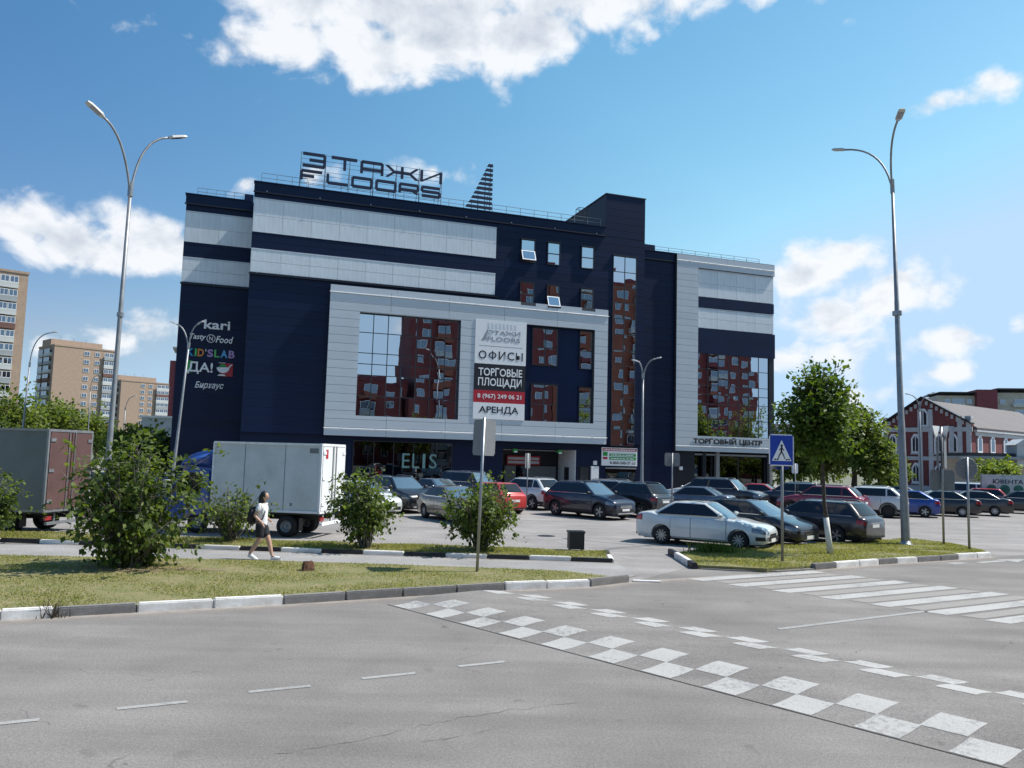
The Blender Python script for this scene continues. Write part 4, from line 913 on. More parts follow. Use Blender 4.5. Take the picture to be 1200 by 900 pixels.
    # windscreen, rear window
    def endglass(f, h0, h1, k):
        P = []
        for h in np.linspace(h0, h1, 6):
            row = []
            for t in np.linspace(-k, k, 9):
                x = gx(h, f); x = x-.10*abs(t)**3 if f else x+.09*abs(t)**3
                row.append((x+(.012 if f else -.012), gw(h)*.93*t, z0+(z1-z0)*h+.006))
            P.append(row)
        mb = MB(); mb.grid(P)
        if not f: mb.f = [q[::-1] for q in mb.f]
        return mb.mesh('glass', True)
    addp('windscreen', endglass(True, .10, .93, .93), 'screen_glass'); addp('rear_window', endglass(False, .22, .90, .88), 'car_glass')
    # side windows
    bpx = p['xc']-1.22 if sty not in ('boxy',) else p['xc']-1.15
    tailq = sty in ('wagon', 'suv', 'boxy', 'duster')
    def sidew(xa, xb, s, h0=.17, h1=.86):
        P = []
        for h in np.linspace(h0, h1, 6):
            a = max(xa(h), gx(h, False)+.24); b = min(xb(h), gx(h, True)-.17-.06*(1-h)); row = []
            for t in np.linspace(0, 1, 7):
                x = a+(b-a)*t; row.append((x, s*(gw(h)*(1-.0)+.006), z0+(z1-z0)*h))
            P.append(row)
        mb = MB(); mb.grid(P)
        if s > 0: mb.f = [q[::-1] for q in mb.f]
        return mb.mesh('glass', False)
    rear_end = (xr+.12) if tailq else -9
    for s in (-1, 1):
        mbp = MB(); mbp.grid([[(bpx-.06, s*(gw(h)+.003), z0+(z1-z0)*h), (bpx+.06, s*(gw(h)+.003), z0+(z1-z0)*h)] for h in np.linspace(.17, .86, 6)])
        if s > 0: mbp.f = [q[::-1] for q in mbp.f]
        addp('door_pillar', mbp.mesh('pillar'), 'plastic_black')
        addp('side_window', sidew(lambda h: bpx+.013, lambda h: 9, s), 'car_glass')
        addp('side_window', sidew(lambda h: max(rear_end, -9)+(.0), lambda h: bpx-.013, s), 'car_glass')
        addp('window_trim', MB().bar((gx(.15, False)+.3, s*(gw(.15)+.008), z0+(z1-z0)*.155), (gx(.15, True)-.25, s*(gw(.15)+.008), z0+(z1-z0)*.155), .016, .022).mesh('trim'), 'chrome')
        if tailq: addp('quarter_window', sidew(lambda h: -9, lambda h: rear_end-.08, s, .22, .82), 'car_glass')
    # patches on the flank
    def flank(x0, x1, za, zb_, s, lift, nx=8, nz=6, fx=None):
        P = []
        for i in range(nz):
            v = i/(nz-1); row = []
            for j in range(nx):
                x = x0+(x1-x0)*j/(nx-1); lo = za(x) if callable(za) else za; hi = zb_(x) if callable(zb_) else zb_; z = lo+(hi-lo)*v
                row.append((x+(lift*.6 if x > hl-.3 else (-lift*.6 if x < -hl+.3 else 0)), s*(ys(x, z)+lift), z))
            P.append(row)
        mb = MB(); mb.grid(P)
        if s > 0: mb.f = [q[::-1] for q in mb.f]
        return mb
    dz0 = clr+.10; af = xf-rw-.10; ar_ = xr+rw+.02
    for s in (-1, 1):
        for a, b in ((bpx+.01, af), (max(ar_, xr+.12), bpx-.01)):
            addp('door_seam', flank(a-.013, b+.013, dz0-.013, lambda x: zs(x)+.0, s, .007, 12, 8).mesh('seam', True), 'plastic_black')
            i = addp('door', flank(a, b, dz0, lambda x: zs(x)-.004, s, .011, 12, 8).mesh('door', True), None)
            hx = a+.16; mbh = MB(); mbh.box(hx-.09, hx+.09, s*(ys(hx, p['belt']-.15))-.0, s*(ys(hx, p['belt']-.15)+.035), p['belt']-.165, p['belt']-.135)
            if s < 0: mbh.f = [q[::-1] for q in mbh.f]
            addp('handle', mbh.mesh('handle'), None if not p.get('chromeh') else 'chrome', i)
        # mirror
        mx = p['xc']-.22; mb = MB(); yy = W/2*.93
        vs = []
        for dx, dy, dz in ((-.05, 0, -.05), (.09, 0, -.03), (.09, 0, .06), (-.05, 0, .10)):
            vs.append((mx+dx, s*(yy+.03), p['belt']+.07+dz)); vs.append((mx+dx*.9, s*(yy+.21), p['belt']+.075+dz*.9))
        mb.add(vs, [(0, 2, 4, 6), (1, 7, 5, 3), (0, 1, 3, 2), (2, 3, 5, 4), (4, 5, 7, 6), (6, 7, 1, 0)]); 
        bm = bmesh.new(); me = mb.mesh('mirror'); bm.from_mesh(me); bmesh.ops.recalc_face_normals(bm, faces=bm.faces); bmesh.ops.bevel(bm, geom=list(bm.edges), offset=.02, segments=2, affect='EDGES'); bm.to_mesh(me); bm.free(); me.shade_smooth()
        addp('mirror', me, None if not p['cl'] else 'plastic_black')
        # lamps wrap round the corners
        nz_ = p['nose']
        addp('headlight', flank(hl-.46, hl-.01, lambda x: nz_-.15+.05*(hl-x), lambda x: min(zs(x)-.0, nz_-.015+.12*(hl-x)), s, .008).mesh('headlight', True), 'lamp_clear')
        tz = p['deck'] if not tailq else p['belt']
        if tailq: addp('taillight', flank(-hl+.005, -hl+.30, tz-.26, lambda x: zs(x)-.02, s, .009).mesh('taillight', True), 'tail_red')
        else: addp('taillight', flank(-hl+.005, -hl+.28, tz-.30, lambda x: min(tz-.10, zs(x)-.01), s, .009).mesh('taillight', True), 'tail_red')
        addp('fog_lamp_recess', flank(hl-.34, hl-.01, clr+.15, clr+.27, s, .008, 6, 3).mesh('fog'), 'plastic_black')
        # sill / arch cladding
        cz = clr+(.20 if p['cl'] else .055)
        addp('sill', flank(xr+rw+.05, xf-rw-.05, lambda x: zb(x)+.002, cz, s, .012, 6, 3).mesh('sill'), 'plastic_black')
        if p['cl']:
            for x0, x1 in ((-hl+.02, xr-rw-.05), (xf+rw+.05, hl-.02)): addp('bumper_cladding', flank(x0, x1, lambda x: zb(x)+.002, cz+.06, s, .010, 5, 3).mesh('clad'), 'plastic_black')
            for x in (xf, xr):
                mb = MB(); r0, r1 = rw+.056, rw+.115; P = [[], []]
                for k in range(15):
                    t = math.pi*(-.04+1.08*k/14)
                    for j, r in enumerate((r0, r1)):
                        X = x+r*math.cos(t); Z = rw+.01+r*math.sin(t); Z = min(Z, zs(X)-.01); P[j].append((X, s*(ys(X, max(Z, zb(X)))+.013), Z))
                mb.grid(P)
                if s < 0: mb.f = [q[::-1] for q in mb.f]
                addp('arch_cladding', mb.mesh('arch'), 'plastic_black')
        if p.get('rails'): addp('roof_rail', MB().tube([(p['xrf']-.15, s*(gw(1)-.07), z1-.02), (p['xrf']-.35, s*(gw(1)-.07), z1+.035), (p['xrr']+.35, s*(gw(1)-.07), z1+.035), (p['xrr']+.12, s*(gw(1)-.07), z1-.02)], .018, 6).mesh('rail', True), 'steel')
    # nose and tail pieces
    wn = W/2*.74
    gz = p['nose']
    gr = addp('grille', MB().box(hl-.02, hl+.012, -wn*.58, wn*.58, gz-.30, gz-.155).mesh('grille'), 'plastic_black')
    addp('grille_trim', MB().box(hl+.012, hl+.02, -wn*.56, wn*.56, gz-.185, gz-.165).box(hl+.012, hl+.02, -wn*.56, wn*.56, gz-.26, gz-.245).mesh('trim'), 'chrome', gr)
    addp('emblem', MB().lathe([(.0, .03), (.045, .028), (.055, .0)], 14, 'y').mesh('e'), 'chrome', None) if False else None
    addp('intake', MB().box(hl-.06, hl+.004, -wn*.95, wn*.95, clr+.13, clr+.27).mesh('intake'), 'plastic_black')
    if p['cl']: addp('skid_plate', MB().box(hl-.05, hl+.018, -wn*.8, wn*.8, clr+.06, clr+.12).mesh('skid'), 'chrome'); addp('grille_bar', MB().box(hl+.012, hl+.03, -wn*.6, wn*.6, gz-.24, gz-.21).box(hl+.012, hl+.026, -wn*.6, wn*.6, gz-.31, gz-.295).mesh('gb'), 'chrome', gr)
    addp('front_plate', MB().box(hl+.004, hl+.022, -.26, .26, gz-.42, gz-.31).mesh('plate'), 'plate_white')
    wt = W/2*.80; pz = (p['deck']-.33) if not tailq else (p['belt']-.36)
    if not tailq: pz = p['tail']-.36
    addp('rear_plate', MB().box(-hl-.012, -hl+.01, -.26, .26, pz, pz+.112).mesh('plate'), 'plate_white')
    addp('rear_bumper_trim', MB().box(-hl-.006, -hl+.03, -wt*.97, wt*.97, clr+.09, clr+(.26 if p['cl'] else .16)).mesh('trim'), 'plastic_black')
    if tailq: addp('tailgate_trim', MB().box(-hl-.01, -hl+.03, -wt*.5, wt*.5, pz+.14, pz+.17).mesh('trim'), 'chrome')
    for s in (-1, 1): addp('exhaust', MB().tube([(-hl+.2, s*.5, clr+.03), (-hl+.02, s*.5, clr+.03)], .03, 8).mesh('ex'), 'steel') if s < 0 else None
    addp('underbody', MB().box(-hl+.25, hl-.25, -W/2+.28, W/2-.28, clr-.03, clr+.12).mesh('under'), 'plastic_black')
    # wheels
    wheels = []
    tw = .205
    ty = MB().lathe([(rw*.62, -tw/2), (rw*.9, -tw/2), (rw*.975, -tw/2+.02), (rw, -tw/2+.05), (rw, tw/2-.05), (rw*.975, tw/2-.02), (rw*.9, tw/2), (rw*.62, tw/2)], 28, 'y').mesh('tyre', True)
    rmb = MB().lathe([(rw*.655, -tw/2+.004), (rw*.62, -tw/2+.006), (rw*.6, -tw/2+.05), (rw*.6, tw/2-.02)], 28, 'y')
    rmb.lathe([(0, -tw/2+.012), (rw*.14, -tw/2+.014), (rw*.17, -tw/2+.05)], 14, 'y')
    ns = 10 if sty in ('sedan', 'compact') else 5
    for k in range(ns):
        for d in ((-.0,) if ns == 10 else (-.13, .13)):
            a = 2*math.pi*k/ns+d; c, s_ = math.cos(a), math.sin(a); wq = .03 if ns == 10 else .026
            p0 = (rw*.12*c, rw*.12*s_); p1 = (rw*.62*math.cos(2*math.pi*k/ns+d*1.1), rw*.62*math.sin(2*math.pi*k/ns+d*1.1)); nx_, nz_2 = -s_*wq*.6, c*wq*.6
            vs = [(p0[0]-nx_, -tw/2+.014, p0[1]-nz_2), (p0[0]+nx_, -tw/2+.014, p0[1]+nz_2), (p1[0]+nx_, -tw/2+.012, p1[1]+nz_2), (p1[0]-nx_, -tw/2+.012, p1[1]-nz_2)]
            vs += [(x, y+.04, z) for x, y, z in vs]
            rmb.add(vs, [(3, 2, 1, 0), (0, 1, 5, 4), (1, 2, 6, 5), (2, 3, 7, 6), (3, 0, 4, 7)])
    rim = rmb.mesh('rim', False)
    hub = MB().lathe([(0, -tw/2+.06), (rw*.61, -tw/2+.062)], 24, 'y').mesh('hub')
    CARM[sty] = (parts, (ty, rim, hub), (xf, xr, rw, W, tw)); return CARM[sty]
def car(sty, paint, name, label, pos, yaw, group=None, rimmat='alloy', scale=1.0):
    parts, (ty, rim, hub), (xf, xr, rw, W, tw) = car_parts(sty)
    root = thing(name, label, 'car', pos, yaw, group); root.scale = (scale,)*3
    made = []
    for nm, me, mk, par in parts:
        m = paint if mk is None else MATS[mk]
        o = bpy.data.objects.new(nm, me); COL.objects.link(o)
        if len(me.materials) == 0: me.materials.append(m)
        o.material_slots[0].link = 'OBJECT'; o.material_slots[0].material = m
        o.parent = made[par] if par is not None else root; made.append(o)
    for x in (xf, xr):
        for s in (-1, 1):
            t = ob('wheel', ty, MATS['tyre'], root, (x, s*(W/2-tw/2-.015), rw)); t.rotation_euler = (0, 0, 0 if s < 0 else math.pi)
            ob('rim', rim, MATS[rimmat], t); ob('brake_disc', hub, MATS['plastic_black'], t)
    return root
def car_at(sty, paint, name, label, yaw, anchor, px, py, **k):
    p = STY[sty]; sc = k.get('scale', 1.0); g = gp(px, py); d = Vector((math.cos(yaw), math.sin(yaw), 0)); n = Vector((-d.y, d.x, 0))
    if n.dot(g-CAMP) < 0: n = -n
    xf = p['L']/2-p['fo']; xr = xf-p['wb']; x = {'fw': xf, 'rw': xr, 'mid': 0}[anchor]*sc
    c = g-d*x+n*(p['W']/2-.1)*sc; return car(sty, paint, name, label, (c.x, c.y, 0), yaw, **k)
A_, B_ = R(-30), R(150); G = 'cars parked in front of the shopping centre'
white = carpaint('paint_white', (.62, .65, .64), .1); black = carpaint('paint_black', (.009, .010, .015), .2); navyp = carpaint('paint_navy', (.007, .012, .034), .3)
silver = carpaint('paint_silver', (.38, .39, .41), .7); beige = carpaint('paint_beige', (.27, .235, .20), .5); red = carpaint('paint_red', (.38, .02, .025), .1); coral = carpaint('paint_coral', (.52, .055, .05), .1)
brown = carpaint('paint_brown', (.036, .031, .033), .4); bluep = carpaint('paint_blue', (.012, .05, .26), .3); wine = carpaint('paint_wine', (.22, .012, .03), .2); greyb = carpaint('paint_steel_blue', (.12, .15, .19), .5)
car_at('sedan', white, 'parked_car', 'pale silver white sedan with ten spoke wheels parked behind the island', R(-32), 'fw', 866, 645, group=G)
car_at('hatch', black, 'parked_car', 'black hatchback nose out between the white sedan and the brown estate', R(-46), 'fw', 908, 640, group=G)
car_at('wagon', brown, 'parked_car', 'dark brown estate car with red wrap around tail lights behind the young tree', R(131), 'rw', 981, 637.5, group=G)
car_at('suv', navyp, 'parked_car', 'dark navy crossover with chrome grille standing alone in the lane', R(-47), 'fw', 703, 609, group=G)
car_at('duster', black, 'parked_car', 'dark compact off roader with its back to the white sedan', R(133), 'rw', 752, 607, group=G)
car_at('suv', white, 'parked_car', 'white crossover seen from behind between the coral hatchback and the navy crossover', R(132), 'rw', 624, 597.5, group=G)
car_at('compact', coral, 'parked_car', 'coral red hatchback next to the white crossover', R(130), 'rw', 580, 602.5, group=G)
car_at('suv', black, 'parked_car', 'black crossover with chrome grille behind the round bush', R(-52), 'fw', 467, 601, group=G)
car_at('sedan', beige, 'parked_car', 'beige metallic sedan half hidden by the bush', R(-58), 'rw', 498, 607, group=G)
car_at('sedan', greyb, 'parked_car', 'steel blue sedan behind the beige sedan', R(-50), 'mid', 500, 592, group=G)
car_at('boxy', navyp, 'parked_car', 'tall dark off roader behind the steel blue sedan', R(-40), 'mid', 543, 589, group=G)
car_at('compact', white, 'parked_car', 'white small car behind the round bush', R(-40), 'mid', 408, 603, group=G)
car_at('suv', silver, 'parked_car', 'silver grey crossover in the row behind the navy crossover', R(-42), 'mid', 716, 599, group=G)
car_at('sedan', greyb, 'parked_car', 'blue grey sedan between the dark off roader and the big black one', R(150), 'mid', 806, 602, group=G)
car_at('sedan', white, 'parked_car', 'white sedan deep in the row by the navy wall', R(150), 'mid', 813, 589, group=G)
car_at('boxy', black, 'parked_car', 'big black off roader with side steps by the glazed corner', R(-36), 'mid', 846, 596.5, group=G)
car_at('sedan', red, 'parked_car', 'red sedan behind the crossing sign', A_, 'mid', 892, 593.5, group=G)
car_at('suv', wine, 'parked_car', 'wine red crossover behind the young tree', R(142), 'rw', 988, 607, group=G)
car_at('suv', navyp, 'parked_car', 'dark blue crossover between the red sedan and the wine red one', R(150), 'mid', 925, 598, group=G)
car_at('suv', white, 'parked_car', 'white crossover with black wheels behind the lamp post', R(152), 'rw', 1041, 607, group=G, rimmat='plastic_black')
car_at('hatch', bluep, 'parked_car', 'bright blue hatchback behind the back turned signs', R(152), 'rw', 1084, 606.5, group=G)
car_at('sedan', black, 'parked_car', 'black sedan beside the bright blue hatchback', R(152), 'rw', 1128, 606, group=G)
car_at('sedan', brown, 'parked_car', 'dark brown sedan in front of the printed fence', R(152), 'rw', 1166, 605, group=G)
car_at('boxy', white, 'parked_car', 'white van like car behind the black sedan', R(150), 'mid', 1122, 595, group=G)
car_at('sedan', black, 'parked_car', 'black car cut by the edge of the lot beside the printed fence', R(150), 'mid', 1196, 602, group=G)
car_at('sedan', navyp, 'parked_car', 'dark sedan roof seen behind the white crossover with black wheels', R(150), 'mid', 1046, 594, group=G)
car_at('compact', red, 'parked_car', 'small red car behind the dark brown sedan', R(150), 'mid', 1146, 598, group=G)

# ---- box trucks ---------------------------------------------------
def truck(name, label, rear_near, yaw, bl, bh, bw, floor, box_m, door_m, cab_m, frame_m, seams, group):
    # local: x forward, y left; rear of the box at x=0; near side is y=+ (left) when heading to the left of the picture
    d = Vector((math.cos(yaw), math.sin(yaw), 0)); n = Vector((-d.y, d.x, 0)); c = rear_near-n*(bw/2)
    t = thing(name, label, 'truck', (c.x, c.y, 0), yaw, group); w = bw/2; top = floor+bh
    box = MB().box(0.03, bl, -w, w, floor, top).build('cargo_box', MATS[box_m], t)
    fr = MB()
    for y in (-w, w):
        s = 1 if y > 0 else -1
        fr.box(-.005, bl+.005, y-.0*s if s < 0 else y-.0, y, floor, floor) if False else None
        fr.bar((0, y, top), (bl, y, top), .07); fr.bar((0, y, floor), (bl, y, floor), .07); fr.bar((bl, y, floor), (bl, y, top), .06); fr.bar((.02, y, floor), (.02, y, top), .07)
    fr.bar((.02, -w, top), (.02, w, top), .08); fr.bar((.02, -w, floor), (.02, w, floor), .08)
    fr.build('edge_profile', MATS[frame_m], box)
    for x in seams:
        for y in (-w-.002, w+.002): MB().box(x-.01, x+.01, y-.004, y+.004, floor+.04, top-.04).build('panel_seam', MATS['sign_grey'], box)
    for y0, y1 in ((-w+.05, -.02), (.02, w-.05)):
        dr = MB().box(-.03, .03, y0, y1, floor+.05, top-.06).build('rear_door', MATS[door_m], t)
        yi = y0+.12 if y0 > 0 else y1-.12
        MB().tube([(-.05, yi, floor+.02), (-.05, yi, top-.03)], .018, 6).build('lock_bar', MATS['galv'], dr)
        yo = y1 if y0 > 0 else y0
        for k in (.12, .5, .88): MB().box(-.055, -.03, min(yo, yo-.22*(1 if y0 > 0 else -1)), max(yo, yo-.22*(1 if y0 > 0 else -1)), floor+bh*k-.05, floor+bh*k+.05).build('hinge', MATS[frame_m], dr)
    MB().box(.15, bl+1.1, -.42, -.3, floor-.28, floor-.1).box(.15, bl+1.1, .3, .42, floor-.28, floor-.1).box(.1, bl, -w+.1, w-.1, floor-.1, floor-.03).build('chassis', MATS['plastic_black'], t)
    MB().bar((-.02, -w+.1, floor-.38), (-.02, w-.1, floor-.38), .09).bar((.15, -.36, floor-.38), (.15, -.36, floor-.1), .06).bar((.15, .36, floor-.38), (.15, .36, floor-.1), .06).build('underrun_bar', MATS[frame_m], t)
    for y in (-w+.2, w-.2): MB().box(-.03, .03, y-.14, y+.14, floor-.28, floor-.16).build('taillight', MATS['tail_red'], t)
    for s in (-1, 1): MB().box(1.9, 2.9, s*(w-.1)-.02, s*(w-.1)+.02, floor-.42, floor-.1).build('side_guard', MATS['plastic_black'], t); 
    # wheels (double at the back)
    rw = .345
    ty = MB().lathe([(rw*.55, -.1), (rw*.92, -.1), (rw, -.06), (rw, .06), (rw*.92, .1), (rw*.55, .1)], 26, 'y').mesh('tyre', True); rm = MB().lathe([(.02, -.02), (rw*.25, -.06), (rw*.45, -.03), (rw*.58, -.085), (rw*.6, .0)], 22, 'y').mesh('rim')
    xr_, xf_ = bl*.30, bl*.30+3.15
    for x, ys_ in ((xr_, (w-.12, w-.36)), (xf_, (w-.16,))):
        for s in (-1, 1):
            for y in ys_: o = ob('wheel', ty, MATS['tyre'], t, (x, s*y, rw)); o.rotation_euler = (0, 0, 0 if s < 0 else math.pi); ob('rim', rm, MATS['galv'], o)
    for s in (-1, 1): MB().box(xr_-.42, xr_-.4, s*(w-.4)-.0, s*(w-.4)+s*.3 if s > 0 else s*(w-.4), .2, .62).build('mudflap', MATS['plastic_black'], t) if s > 0 else None
    # cab: lofted side profile, rounded
    x0 = bl+.06; cl = 2.05; cw = 1.0
    pr = [(x0, .45), (x0, 2.12), (x0+.75, 2.2), (x0+1.0, 2.12), (x0+1.62, 1.38), (x0+2.3, 1.12), (x0+2.42, .95), (x0+2.45, .5), (x0+2.2, .38), (xf_+.44, .38), (xf_+.40, .62), (xf_+.22, .80), (xf_, .85), (xf_-.22, .80), (xf_-.40, .62), (xf_-.44, .42)]
    bm = bmesh.new(); me = MB().prism(pr, -cw, cw, 'y').mesh('cab'); bm.from_mesh(me); bmesh.ops.recalc_face_normals(bm, faces=bm.faces)
    bmesh.ops.bevel(bm, geom=[e for e in bm.edges if abs(e.verts[0].co.y-e.verts[1].co.y) < 1e-5 and max(v.co.z for v in e.verts) > .9], offset=.10, segments=3, affect='EDGES'); bm.to_mesh(me); bm.free(); me.shade_smooth()
    try: me.set_sharp_from_angle(angle=R(35))
    except Exception: pass
    cab = ob('cab', me, MATS[cab_m], t)
    fp_ = [(x0, 2.1)]+[(x0+1.25*math.sin(a), 2.12+.62*math.cos(a)) for a in np.linspace(0, math.pi/2, 9)]
    bm = bmesh.new(); me = MB().prism(fp_, -cw*.92, cw*.92, 'y').mesh('fairing'); bm.from_mesh(me); bmesh.ops.recalc_face_normals(bm, faces=bm.faces); bmesh.ops.bevel(bm, geom=[e for e in bm.edges if abs(e.verts[0].co.y-e.verts[1].co.y) < 1e-5], offset=.12, segments=3, affect='EDGES'); bm.to_mesh(me); bm.free(); me.shade_smooth()
    ob('roof_fairing', me, MATS[cab_m], t)
    for s in (-1, 1):
        y = s*(cw+.004); pts = [(x0+.35, 1.32), (x0+1.46, 1.32), (x0+.98, 1.98), (x0+.35, 1.98)]
        MB().prism(pts, min(y, y-.01*s), max(y, y-.01*s), 'y').build('side_window', MATS['car_glass'], cab)
        MB().box(x0+.28, x0+1.5, min(y, y-.008*s), max(y, y-.008*s), .60, 1.28).build('door', MATS[cab_m], cab)
        MB().prism([(x0+1.35, 1.30), (x0+1.55, 1.30), (x0+1.55, 1.72), (x0+1.35, 1.72)], s*(cw+.05) if s > 0 else s*(cw+.28), s*(cw+.28) if s > 0 else s*(cw+.05), 'y').build('mirror', MATS['white_trim'], cab)
        MB().box(x0+2.25, x0+2.47, min(s*.55, s*.95), max(s*.55, s*.95), .78, 1.0).build('headlight', MATS['lamp_clear'], cab)
    MB().add([(x0+1.05, -.86, 2.07), (x0+1.05, .86, 2.07), (x0+1.61, .9, 1.41), (x0+1.61, -.9, 1.41)], [(3, 2, 1, 0)]).build('windscreen', MATS['car_glass'], cab, (.02, 0, .02))
    MB().box(x0+2.44, x0+2.47, -.5, .5, .62, .9).build('grille', MATS['plastic_black'], cab)
    return t
M('truck_white', (.60, .62, .625), .5, var=.09, scale=1.2); M('truck_grey', (.15, .17, .17), .5, var=.08, scale=1.5); M('door_white', (.74, .75, .75), .45, var=.03); M('door_brown', (.115, .062, .056), .5, var=.12, scale=2); carpaint('cab_blue', (.03, .085, .33), .1); carpaint('cab_grey', (.3, .3, .3), .2)
g = gp(370, 632.5); tw = truck('box_truck', 'blue cab box truck with a plain white cargo box', Vector((g.x, g.y+.3, 0)), R(171), 3.75, 2.18, 2.02, .82, 'truck_white', 'door_white', 'cab_blue', 'white_trim', (1.25, 2.65), 'box trucks parked behind the planted strip')
stk = MB().box(-.034, -.03, .55, .75, 2.55, 2.85).build('sticker', MATS['sign_red'], tw); MB().box(.12, .42, 1.008, 1.016, 2.72, 2.88).build('side_marker', MATS['sign_grey'], tw); MB().box(.95, 1.02, 1.005, 1.015, 1.0, 1.1).build('side_marker', MATS['sign_grey'], tw)
g = gp(44, 628); truck('box_truck', 'grey box truck with brown rear doors in white frames', Vector((g.x, g.y+.2, 0)), R(173.5), 4.2, 2.5, 2.1, .72, 'truck_grey', 'door_brown', 'cab_grey', 'galv', (2.1,), 'box trucks parked behind the planted strip')
# ------------------------------------------------------------------ street lamps
def bez(a, b, c, n=10): return [a*(1-t)**2+b*2*t*(1-t)+c*t*t for t in (i/(n-1) for i in range(n))]
def lamp(label, base, fork, arms, r0=.11, r1=.06, ra=.035, head=.62, group='street lamps'):
    t = thing('street_lamp', label, 'street lamp', base, 0, group); f = fork-base
    MB().tube([(0, 0, 0), f*.02, f*.33, f*.331, f*.66, f*.661, f], [r0*1.02, r0, r0+(r1-r0)*.33, r0+(r1-r0)*.38, r0+(r1-r0)*.68, r0+(r1-r0)*.74, r1], 14).build('pole', MATS['galv'], t, smooth=True)
    MB().lathe([(r0*1.5, 0), (r0*1.5, .025), (r0*1.15, .04), (r0*1.1, .12), (r0, .13)], 14).build('base_flange', MATS['steel'], t, smooth=True)
    MB().tube([f*.965, f*1.004], r1*1.5, 12).build('collar', MATS['steel'], t)
    if fork.z > 9: MB().tube([f*.62, f*.632], r0*1.05, 12).build('clamp_band', MATS['steel'], t)
    for end, ctrl in arms:
        e = end-base; c = ctrl-base; pts = bez(f*.97, c, e, 12); arm = MB().tube(pts, [ra*1.25]+[ra]*11, 8).build('arm', MATS['galv'], t, smooth=True)
        d = (pts[-1]-pts[-2]).normalized(); sd = d.cross(Vector((0, 0, 1))).normalized(); u_ = sd.cross(d)
        P = []
        for k, w, h in ((-.02, .05, .035), (.08, .115, .05), (head*.8, .125, .045), (head, .09, .025)):
            o = e+d*k; P.append([o-sd*w-u_*.02, o+sd*w-u_*.02, o+sd*w*.8+u_*h, o-sd*w*.8+u_*h])
        mb = MB()
        for r in P: mb.v += [tuple(v) for v in r]
        for i in range(3):
            for k in range(4): k2 = (k+1) % 4; mb.f.append((i*4+k, i*4+k2, (i+1)*4+k2, (i+1)*4+k))
        mb.f += [(3, 2, 1, 0), (12, 13, 14, 15)]; hd = mb.build('lamp_head', M('lamp_grey', (.5, .5, .49), .5, var=.06), arm)
        o = e+d*head*.45-u_*.024; MB().bar(o-d*head*.28, o+d*head*.28, .17, .012).build('lens', MATS['lamp_clear'], hd)
    return t
b = gp(119, 635, .1); Y = b.y
lamp('tall double armed lamp behind the big bush by the box trucks', b, at(153.5, 216, Y), [(at(121, 137, Y-.9), at(147, 158, Y-.35)), (at(198, 161.5, Y+.9), at(163, 160, Y+.3))], .088, .05, .034, .55)
b = gp(1061.5, 638, .1); Y = b.y
lamp('tall double armed lamp on the traffic island beside the back turned signs', b, at(1045.5, 212, Y), [(at(990, 175.5, Y+1.6), at(1037, 172, Y+.5)), (at(1052, 141, Y-1.4), at(1040, 168, Y-.4))], .15, .05, .036, .5)
b = at(201, 560, 46); b.z = 0; lamp('double armed lamp rising in front of the shop sign column', b, at(221.5, 402, 46), [(at(207, 380, 46), at(218, 383, 46)), (at(232, 380, 46), at(224, 383, 46))], .10, .055, .04, .4)
b = at(752, 575, 46); b.z = 0; lamp('double armed lamp in front of the tall stair window', b, at(753.5, 438, 46), [(at(747, 423.5, 46), at(752, 424, 46)), (at(768, 420.5, 46), at(757, 422, 46))], .10, .055, .04, .35)
b = at(24, 520, 60); b.z = 0; lamp('single armed lamp above the trees beside the tall left apartment block', b, at(35, 425, 60), [(at(61, 389.8, 60), at(38, 391, 60))], .10, .05, .04, .4)
b = at(144, 520, 95); b.z = 0; lamp('distant lamp in front of the small apartment block', b, at(147, 478, 95), [(at(156, 464.5, 95), at(149, 466, 95))], .10, .06, .045, .4)
b = at(103, 520, 100); b.z = 0; lamp('distant lamp in front of the ochre apartment block', b, at(106, 455, 100), [(at(114, 440, 100), at(107, 441, 100))], .09, .06, .04, .4)
b = at(1080, 580, 72); b.z = 0; lamp('double armed lamp before the red brick house', b, at(1077.5, 479, 72), [(at(1066, 462.5, 72), at(1076, 464, 72)), (at(1091, 461, 72), at(1079, 464, 72))], .10, .06, .045, .4)
b = at(868, 575, 58); b.z = 0

# ------------------------------------------------------------------ traffic signs
def post(t, h, r=.035, m='galv'): return MB().tube([(0, 0, 0), (0, 0, h)], r, 10).build('post', MATS[m], t, smooth=True)
def plate(t, x, y, z, w, h, yaw, m='sign_grey', name='plate'):
    bm = bmesh.new(); me = MB().box(-w/2, w/2, -.012, .012, -h/2, h/2).mesh(name); bm.from_mesh(me)
    bmesh.ops.bevel(bm, geom=[e for e in bm.edges if abs(e.verts[0].co.y-e.verts[1].co.y) > .01], offset=.05, segments=3, affect='EDGES'); bm.to_mesh(me); bm.free()
    o = ob(name, me, MATS[m], t, (x, y, z)); o.rotation_euler = (0, 0, yaw); return o
sb = gp(559, 670, .1); top = at(564, 490, sb.y).z-.1
t = thing('traffic_sign', 'two grey sign backs folded in a V on a post in the mown verge', 'traffic sign', sb, 0, 'traffic signs'); post(t, top+.02, .035, 'steel'); t.rotation_euler = (0, R(1.0), 0)
for s, a in ((-1, R(112)), (1, R(68))):
    d = Vector((math.cos(a), math.sin(a), 0)); o = plate(t, d.x*.36, d.y*.36+.03, top-.45, .68, .86, a)
    MB().bar((-.3, .02 if s > 0 else -.02, .25), (.3, .02 if s > 0 else -.02, .25), .03).build('rail', MATS['steel'], o)
cb = gp(916.8, 658, .1); ctop = at(914.5, 510, cb.y).z-.1; cz = at(914.5, 527.5, cb.y).z-.1
t = thing('traffic_sign', 'blue crossing sign with a walking figure in a white triangle', 'traffic sign', cb, R(8), 'traffic signs'); post(t, ctop-.05, .04)
pl = plate(t, -.05, -.06, cz, .72, .88, 0, 'sign_white'); 
